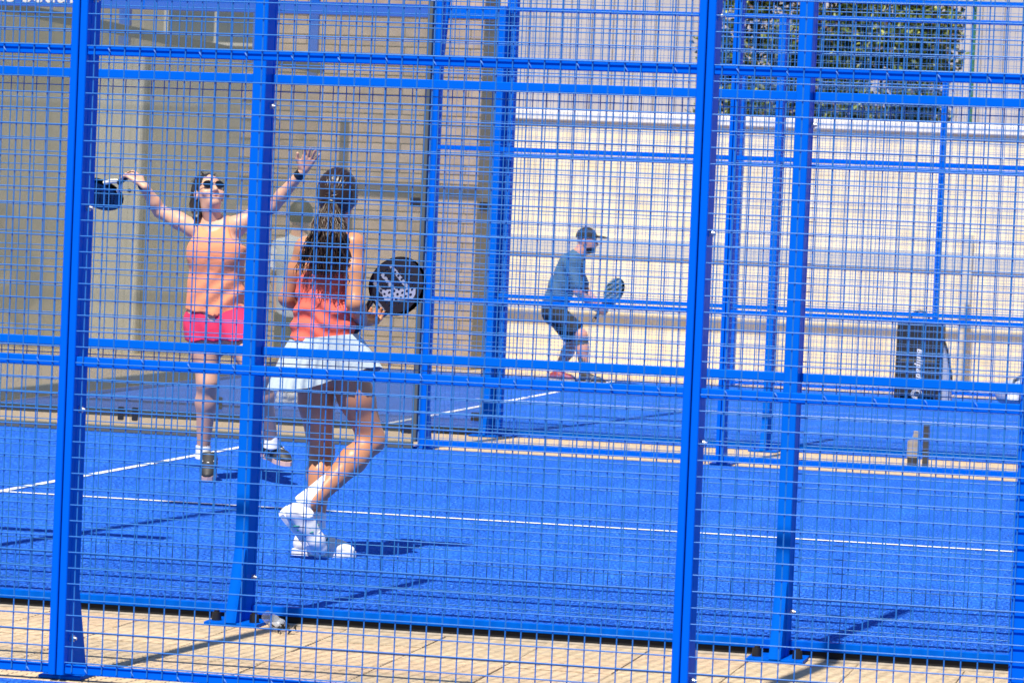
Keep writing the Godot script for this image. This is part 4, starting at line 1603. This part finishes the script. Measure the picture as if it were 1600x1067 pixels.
	var h2: Vector3 = j.call(410, 712, 0.2)
	shoe(t, h2, t2, Vector3(0.1, 1, 0.2), M.shoe_black, M.sole_pink, M.white_sock, 0.008)
	sock(t, la + Vector3(0, 0.03, 0), la + Vector3(0, -0.035, 0), 0.042, 0.044, M.white_sock)
	# racket, hanging back from the raised hand
	var gp: Vector3 = j.call(204, 272, 0.02)
	var rc: Vector3 = j.call(158, 303, 0.22)
	racket("navy padel racket with cream rim held up in the sunglasses wearer's raised hand", rc, rc - gp, Vector3(0.15, -0.62, 0.8), 1)

func person_far() -> void:
	# man crouching ready at the far fence, seen in profile
	var p := 33.42
	var t := thing("person", "crouching person in dark cap, teal shirt and black shorts, side on", "person", gnd(895, 598))
	var j := func(x: float, y: float, dp: float) -> Vector3: return pix(x, y, p + dp)
	var pelvis: Vector3 = j.call(866, 484, 0.0)
	var waist: Vector3 = j.call(876, 453, 0.0)
	var chest: Vector3 = j.call(892, 420, 0.0)
	var neck: Vector3 = j.call(905, 397, 0.0)
	var head: Vector3 = j.call(917, 376, 0.0)
	var ns: Vector3 = j.call(894, 411, -0.17)
	var ne: Vector3 = j.call(903, 455, -0.22)
	var nw: Vector3 = j.call(930, 482, -0.1)
	var fs: Vector3 = j.call(898, 409, 0.17)
	var fe: Vector3 = j.call(912, 450, 0.2)
	var fwr: Vector3 = j.call(934, 474, 0.08)
	var nh: Vector3 = j.call(866, 488, -0.1)
	var nk: Vector3 = j.call(908, 524, -0.14)
	var na: Vector3 = j.call(914, 586, -0.16)
	var fh: Vector3 = j.call(867, 488, 0.1)
	var fk: Vector3 = j.call(897, 531, 0.12)
	var fa: Vector3 = j.call(868, 586, 0.12)
	var sdv := Vector3(0, 0, 1)
	var bd := bounds([pelvis, head, ns, ne, nw, fs, fwr, na, fa], 0.2)
	var f := Field.new(bd[0], bd[1], 0.016)
	var fr := Vector3.RIGHT
	f.cone(pelvis, waist, 0.15, 0.14, 0.06, fr, 0.72)
	f.cone(waist, chest, 0.14, 0.155, 0.06, fr, 0.72)
	f.cone(chest, neck, 0.15, 0.07, 0.06, fr, 0.75)
	f.cone(ns, fs, 0.06, 0.06, 0.05)
	f.cone(neck, head, 0.06, 0.055, 0.04)
	limb(f, [ns, ne, nw], [0.055, 0.042, 0.028])
	limb(f, [fs, fe, fwr], [0.055, 0.042, 0.028])
	limb(f, [nh, nk, nk.lerp(na, 0.35), na], [0.09, 0.06, 0.06, 0.038])
	limb(f, [fh, fk, fk.lerp(fa, 0.35), fa], [0.09, 0.06, 0.06, 0.038])
	var mb := MB.new()
	f.into(mb)
	f = Field.new(head - Vector3(0.17, 0.18, 0.15), head + Vector3(0.17, 0.18, 0.15), 0.008)
	f.ell(head + Vector3(0, 0.02, 0), Basis.IDENTITY, Vector3(0.095, 0.1, 0.077), 0.02)
	f.ell(head + Vector3(0.025, -0.045, 0), Basis.IDENTITY, Vector3(0.068, 0.075, 0.06), 0.03)
	f.cone(head + Vector3(0.088, 0.0, 0), head + Vector3(0.105, -0.035, 0), 0.012, 0.015, 0.012)
	f.cone(head + Vector3(0.078, -0.062, -0.02), head + Vector3(0.078, -0.062, 0.02), 0.012, 0.012, 0.012)
	f.cone(head + Vector3(0.07, -0.1, 0), head + Vector3(0.06, -0.1, 0), 0.022, 0.022, 0.02)
	for s in [-1.0, 1.0]:
		f.ell(head + Vector3(-0.005, -0.015, 0.077 * s), Basis.IDENTITY, Vector3(0.02, 0.032, 0.012), 0.01)
		f.ell(head + Vector3(0.078, 0.005, 0.032 * s), Basis.IDENTITY, Vector3(0.016, 0.012, 0.016), 0.012, -1.0)
	f.cone(head + Vector3(-0.01, -0.08, 0), neck, 0.055, 0.06, 0.03)
	f.into(mb)
	hand(mb, nw, Vector3(1, -0.3, -0.3), Vector3(0, 0.3, -1), 1.0, 1.1, 0.03, 0.007)
	hand(mb, fwr, Vector3(1, -0.2, 0.3), Vector3(0, 0.3, 1), 1.0, 1.1, 0.03, 0.007)
	put(mb, "body", M.skin_red, t)
	# beard
	f = Field.new(head - Vector3(0.17, 0.18, 0.15), head + Vector3(0.17, 0.18, 0.15), 0.009)
	f.ell(head + Vector3(0.024, -0.07, 0), Basis.IDENTITY, Vector3(0.068, 0.058, 0.064), 0.02)
	f.cut(Vector3(0, 1, 0), head + Vector3(0, -0.06, 0))
	mb = MB.new()
	f.into(mb)
	put(mb, "beard", M.hair_dark, t)
	# cap
	f = Field.new(head - Vector3(0.2, 0.1, 0.15), head + Vector3(0.25, 0.2, 0.15), 0.009)
	f.ell(head + Vector3(-0.005, 0.03, 0), Basis.IDENTITY, Vector3(0.106, 0.105, 0.088), 0.02)
	f.cut(Vector3(0, -1, 0), head + Vector3(0, 0.025, 0))
	f.ell(head + Vector3(0.135, 0.04, 0), Basis(Vector3.BACK, -0.08), Vector3(0.085, 0.013, 0.075), 0.012)
	mb = MB.new()
	f.into(mb)
	put(mb, "cap", M.black_cloth, t)
	# shirt with sleeves
	f = Field.new(bd[0], bd[1], 0.0145)
	var hem: Vector3 = j.call(869, 475, 0.0)
	f.cone(pelvis + Vector3(0, 0.03, 0), waist, 0.168, 0.158, 0.06, fr, 0.75)
	f.cone(waist, chest, 0.158, 0.168, 0.06, fr, 0.75)
	f.cone(chest, neck + Vector3(0, -0.02, 0), 0.163, 0.085, 0.06, fr, 0.78)
	f.cone(ns, fs, 0.07, 0.07, 0.05)
	f.cone(ns, ns.lerp(ne, 0.82), 0.072, 0.066, 0.04)
	f.cone(fs, fs.lerp(fe, 0.82), 0.072, 0.066, 0.04)
	f.cut(Vector3(0.25, -1, 0).normalized(), hem)
	f.folds(func(q: Vector3) -> float: return sin((q.x - hem.x) * 40.0 + (q.y - hem.y) * 34.0) * 0.006)
	mb = MB.new()
	f.into(mb)
	put(mb, "shirt", M.teal_cloth, t)
	# shorts
	f = Field.new(bd[0], bd[1], 0.0145)
	f.cone(pelvis, waist.lerp(pelvis, 0.4), 0.162, 0.152, 0.05, fr, 0.78)
	f.cone(nh, nh.lerp(nk, 0.78), 0.105, 0.095, 0.05)
	f.cone(fh, fh.lerp(fk, 0.78), 0.105, 0.095, 0.05)
	f.cut((nk - nh).normalized(), nh.lerp(nk, 0.86))
	mb = MB.new()
	f.into(mb)
	put(mb, "shorts", M.black_cloth, t)
	sock(t, nk.lerp(na, 0.06), na + Vector3(0, -0.02, 0), 0.064, 0.042, M.charcoal)
	for q in [[na, M.shoe_black, 0.16], [fa, M.shoe_red, 0.14]]:
		var h: Vector3 = (q[0] as Vector3) * Vector3(1, 0, 1) + Vector3(-0.06, 0.004, 0)
		shoe(t, h, h + Vector3(0.28, 0, 0.02), Vector3.UP, q[1], M.sole_grey, M.sole_grey, 0.012)
	racket("dark teal padel racket held out by the crouching cap wearer", j.call(959, 456, -0.02), j.call(959, 456, -0.02) - j.call(937, 487, 0.0), Vector3(-0.85, 0.0, 0.75), 2)

func person_behind() -> void:
	# someone in the far court, mostly hidden behind the coral vest
	var p := 27.2
	var t := thing("person", "person in pale grey shirt with white sleeves, half hidden behind the coral vest", "person", gnd(447, 632))
	var j := func(x: float, y: float, dp: float) -> Vector3: return pix(x, y, p + dp)
	var pelvis: Vector3 = j.call(462, 492, 0.0)
	var waist: Vector3 = j.call(464, 455, 0.0)
	var chest: Vector3 = j.call(465, 405, 0.0)
	var neck: Vector3 = j.call(467, 370, 0.0)
	var head: Vector3 = j.call(470, 338, 0.0)
	var ls: Vector3 = j.call(437, 385, 0.0)
	var le: Vector3 = j.call(432, 440, 0.03)
	var lw: Vector3 = j.call(434, 488, -0.05)
	var rs: Vector3 = j.call(497, 385, 0.0)
	var re: Vector3 = j.call(503, 440, 0.03)
	var rw: Vector3 = j.call(500, 486, -0.1)
	var lh: Vector3 = j.call(449, 496, 0.0)
	var lk: Vector3 = j.call(444, 556, -0.03)
	var la: Vector3 = j.call(441, 615, 0.03)
	var rh: Vector3 = j.call(474, 496, 0.0)
	var rk: Vector3 = j.call(478, 556, -0.1)
	var ra: Vector3 = j.call(476, 615, -0.1)
	var bk := Vector3(0.2, 0, 1).normalized()
	var bd := bounds([pelvis, head, ls, lw, rs, rw, la, ra], 0.2)
	var f := Field.new(bd[0], bd[1], 0.017)
	f.cone(pelvis, waist, 0.155, 0.14, 0.06, bk, 0.7)
	f.cone(waist, chest, 0.14, 0.165, 0.06, bk, 0.68)
	f.cone(chest, neck, 0.16, 0.07, 0.06, bk, 0.68)
	f.cone(ls, rs, 0.06, 0.06, 0.05)
	f.cone(neck, head, 0.06, 0.055, 0.04)
	f.ell(head, Basis.IDENTITY, Vector3(0.08, 0.115, 0.098), 0.03)
	limb(f, [ls, le, lw], [0.056, 0.043, 0.028])
	limb(f, [rs, re, rw], [0.056, 0.043, 0.028])
	limb(f, [lh, lk, lk.lerp(la, 0.35), la], [0.092, 0.062, 0.06, 0.038])
	limb(f, [rh, rk, rk.lerp(ra, 0.35), ra], [0.092, 0.062, 0.06, 0.038])
	var mb := MB.new()
	f.into(mb)
	hand(mb, lw, Vector3(0.1, -1, 0), Vector3(1, 0, 0), -1.0, 0.5, 0.05, 0.007)
	hand(mb, rw, Vector3(-0.1, -1, 0), Vector3(-1, 0, 0), 1.0, 0.5, 0.05, 0.007)
	put(mb, "body", M.skin_fair, t)
	f = Field.new(head - Vector3(0.17, 0.18, 0.17), head + Vector3(0.17, 0.18, 0.17), 0.01)
	f.ell(head + Vector3(0, 0.02, 0.005), Basis.IDENTITY, Vector3(0.1, 0.118, 0.108), 0.02)
	f.cut(Vector3(0, -1, 0), head + Vector3(0, -0.05, 0))
	mb = MB.new()
	f.into(mb)
	put(mb, "hair", M.hair_grey, t)
	f = Field.new(bd[0], bd[1], 0.0155)
	f.cone(pelvis, waist, 0.172, 0.158, 0.06, bk, 0.75)
	f.cone(waist, chest, 0.158, 0.178, 0.06, bk, 0.72)
	f.cone(chest, neck + Vector3(0, -0.03, 0), 0.172, 0.085, 0.06, bk, 0.72)
	f.cone(ls, rs, 0.07, 0.07, 0.05)
	f.cut(Vector3.DOWN, pelvis + Vector3(0, -0.02, 0))
	mb = MB.new()
	f.into(mb)
	put(mb, "shirt", M.grey_cloth, t)
	for q in [[ls, le], [rs, re]]:
		mb = MB.new()
		mb.sweep([q[0], q[0].lerp(q[1], 0.08), q[0].lerp(q[1], 0.62), q[0].lerp(q[1], 0.66)], [0.07, 0.083, 0.08, 0.06], 12)
		put(mb, "sleeve", M.white_sock, t)
	f = Field.new(bd[0], bd[1], 0.0155)
	f.cone(pelvis, pelvis + Vector3(0, 0.06, 0), 0.168, 0.155, 0.05, bk, 0.74)
	f.cone(lh, lh.lerp(lk, 0.8), 0.105, 0.095, 0.04)
	f.cone(rh, rh.lerp(rk, 0.8), 0.105, 0.095, 0.04)
	f.cut(Vector3.DOWN, lk + Vector3(0, 0.06, 0))
	mb = MB.new()
	f.into(mb)
	put(mb, "shorts", M.charcoal, t)
	for q in [la, ra]:
		var h: Vector3 = (q as Vector3) * Vector3(1, 0, 1) + Vector3(-0.04, 0.004, 0.03)
		shoe(t, h, h + Vector3(0.2, 0, -0.19), Vector3.UP, M.shoe_white, M.shoe_white, M.sole_grey, 0.012)
		sock(t, (q as Vector3) + Vector3(0, 0.05, 0), (q as Vector3) + Vector3(0, -0.02, 0), 0.044, 0.042, M.white_sock)

# ------------------------------------------------------------------ all of it
func _ready() -> void:
	rng.seed = 4711
	var cam := Camera3D.new()
	cam.name = "camera"
	cam.position = Vector3(0, EYE, 0)
	cam.rotation_order = EULER_ORDER_YXZ
	cam.rotation = Vector3(-PITCH, YAW, ROLL)
	cam.near = 0.1
	cam.far = 600.0
	var attr := CameraAttributesPhysical.new()
	attr.frustum_focal_length = 17.5 / (533.5 / F)
	attr.frustum_focus_distance = 14.6
	attr.frustum_near = 0.1
	attr.frustum_far = 600.0
	attr.exposure_aperture = 18.0
	cam.attributes = attr
	add_child(cam)
	cam.fov = rad_to_deg(2.0 * atan(533.5 / F))
	cam.current = true

	var env := Environment.new()
	env.background_mode = Environment.BG_SKY
	var sky := Sky.new()
	var sm := ProceduralSkyMaterial.new()
	sm.sky_top_color = Color(0.42, 0.55, 0.76)
	sm.sky_horizon_color = Color(0.84, 0.87, 0.90)
	sm.sky_curve = 0.14
	sm.ground_bottom_color = Color(0.35, 0.33, 0.30)
	sm.ground_horizon_color = Color(0.62, 0.66, 0.70)
	sm.sun_angle_max = 1.0
	sm.energy_multiplier = 0.66
	sky.sky_material = sm
	env.sky = sky
	env.tonemap_mode = Environment.TONE_MAPPER_LINEAR
	env.tonemap_exposure = 1.5
	env.sdfgi_enabled = true
	env.ssao_enabled = true
	env.ssil_enabled = true
	var we := WorldEnvironment.new()
	we.name = "world_environment"
	we.environment = env
	add_child(we)

	var sun := DirectionalLight3D.new()
	sun.name = "sun"
	sun.light_color = Color(1.0, 0.965, 0.90)
	sun.light_energy = 1.6
	sun.light_angular_distance = 0.53
	sun.shadow_enabled = true
	add_child(sun)
	sun.look_at_from_position(Vector3.ZERO, Vector3(0.08, -1.0, -0.61), Vector3.FORWARD)

	materials()
	ground()
	buildings()
	shrub("dense leafy shrub above the cream wall beside the green pole", -4.75, -3.52, 5.2, 37.4, 26000, 5)
	shrub("leafy shrub above the cream wall next to the brick and grey facades", -6.05, -4.8, 5.3, 37.5, 22000, 6)
	fence_a()
	fence_b()
	var fc := fence_far("blue wire and glass side fence along the far edge of the players' court", PC, -5.468, -1.0, 4, [3.02, 3.05], 0.03, true)
	var fd := fence_far("blue wire and glass side fence carrying a lettered beam beyond the second aisle", PD, -5.423, 1.0, 4, [3.02, 3.05], 0.04, true)
	var fe := fence_far("blue wire side fence standing directly in front of the cream wall", PE, -5.23, -1.0, 5, [3.13, 3.18], 0.035, false, false)
	end_wall()
	var lb := MB.new()
	lb.bevel(Vector3(XN - 0.1, 3.10, -PE - 0.04), Vector3(-5.26, 3.19, -PE + 0.0), 0, 0.004)
	put(lb, "top_beam", M.steel, fe)
	# sign board on the beam
	var sb := MB.new()
	sb.bevel(Vector3(-9.4, 3.051, -PD - 0.01), Vector3(-8.0, 3.45, -PD + 0.02), 0, 0.004)
	put(sb, "sign_board", M.steel, fd)
	var q := pix(42, 5, PD - 0.03)
	lettering(fd, "ans-sedal", Vector3(q.x, q.y + 0.066, -PD + 0.033), 0.16, Basis.IDENTITY, M.print_white)
	# sloping stay behind the glass junction post
	sb = MB.new()
	sb.sweep([pix(704, -40, PC + 0.3), pix(690, 85, PC + 0.25), pix(684, 120, PC + 0.2)], [0.022, 0.022, 0.022], 4)
	put(sb, "stay", M.steel, fc)
	mast("tall blue light mast beside the glazed end of the near side fence", -5.75, PB - 0.2, [4.95, 8.1])
	mast("tall blue light mast beside the glass junction of the lettered fence", -5.385, PD - 0.05 + 0.12, [4.95, 8.1])
	bag()
	bits()
	person_back()
	person_front()
	person_far()
	person_behind()
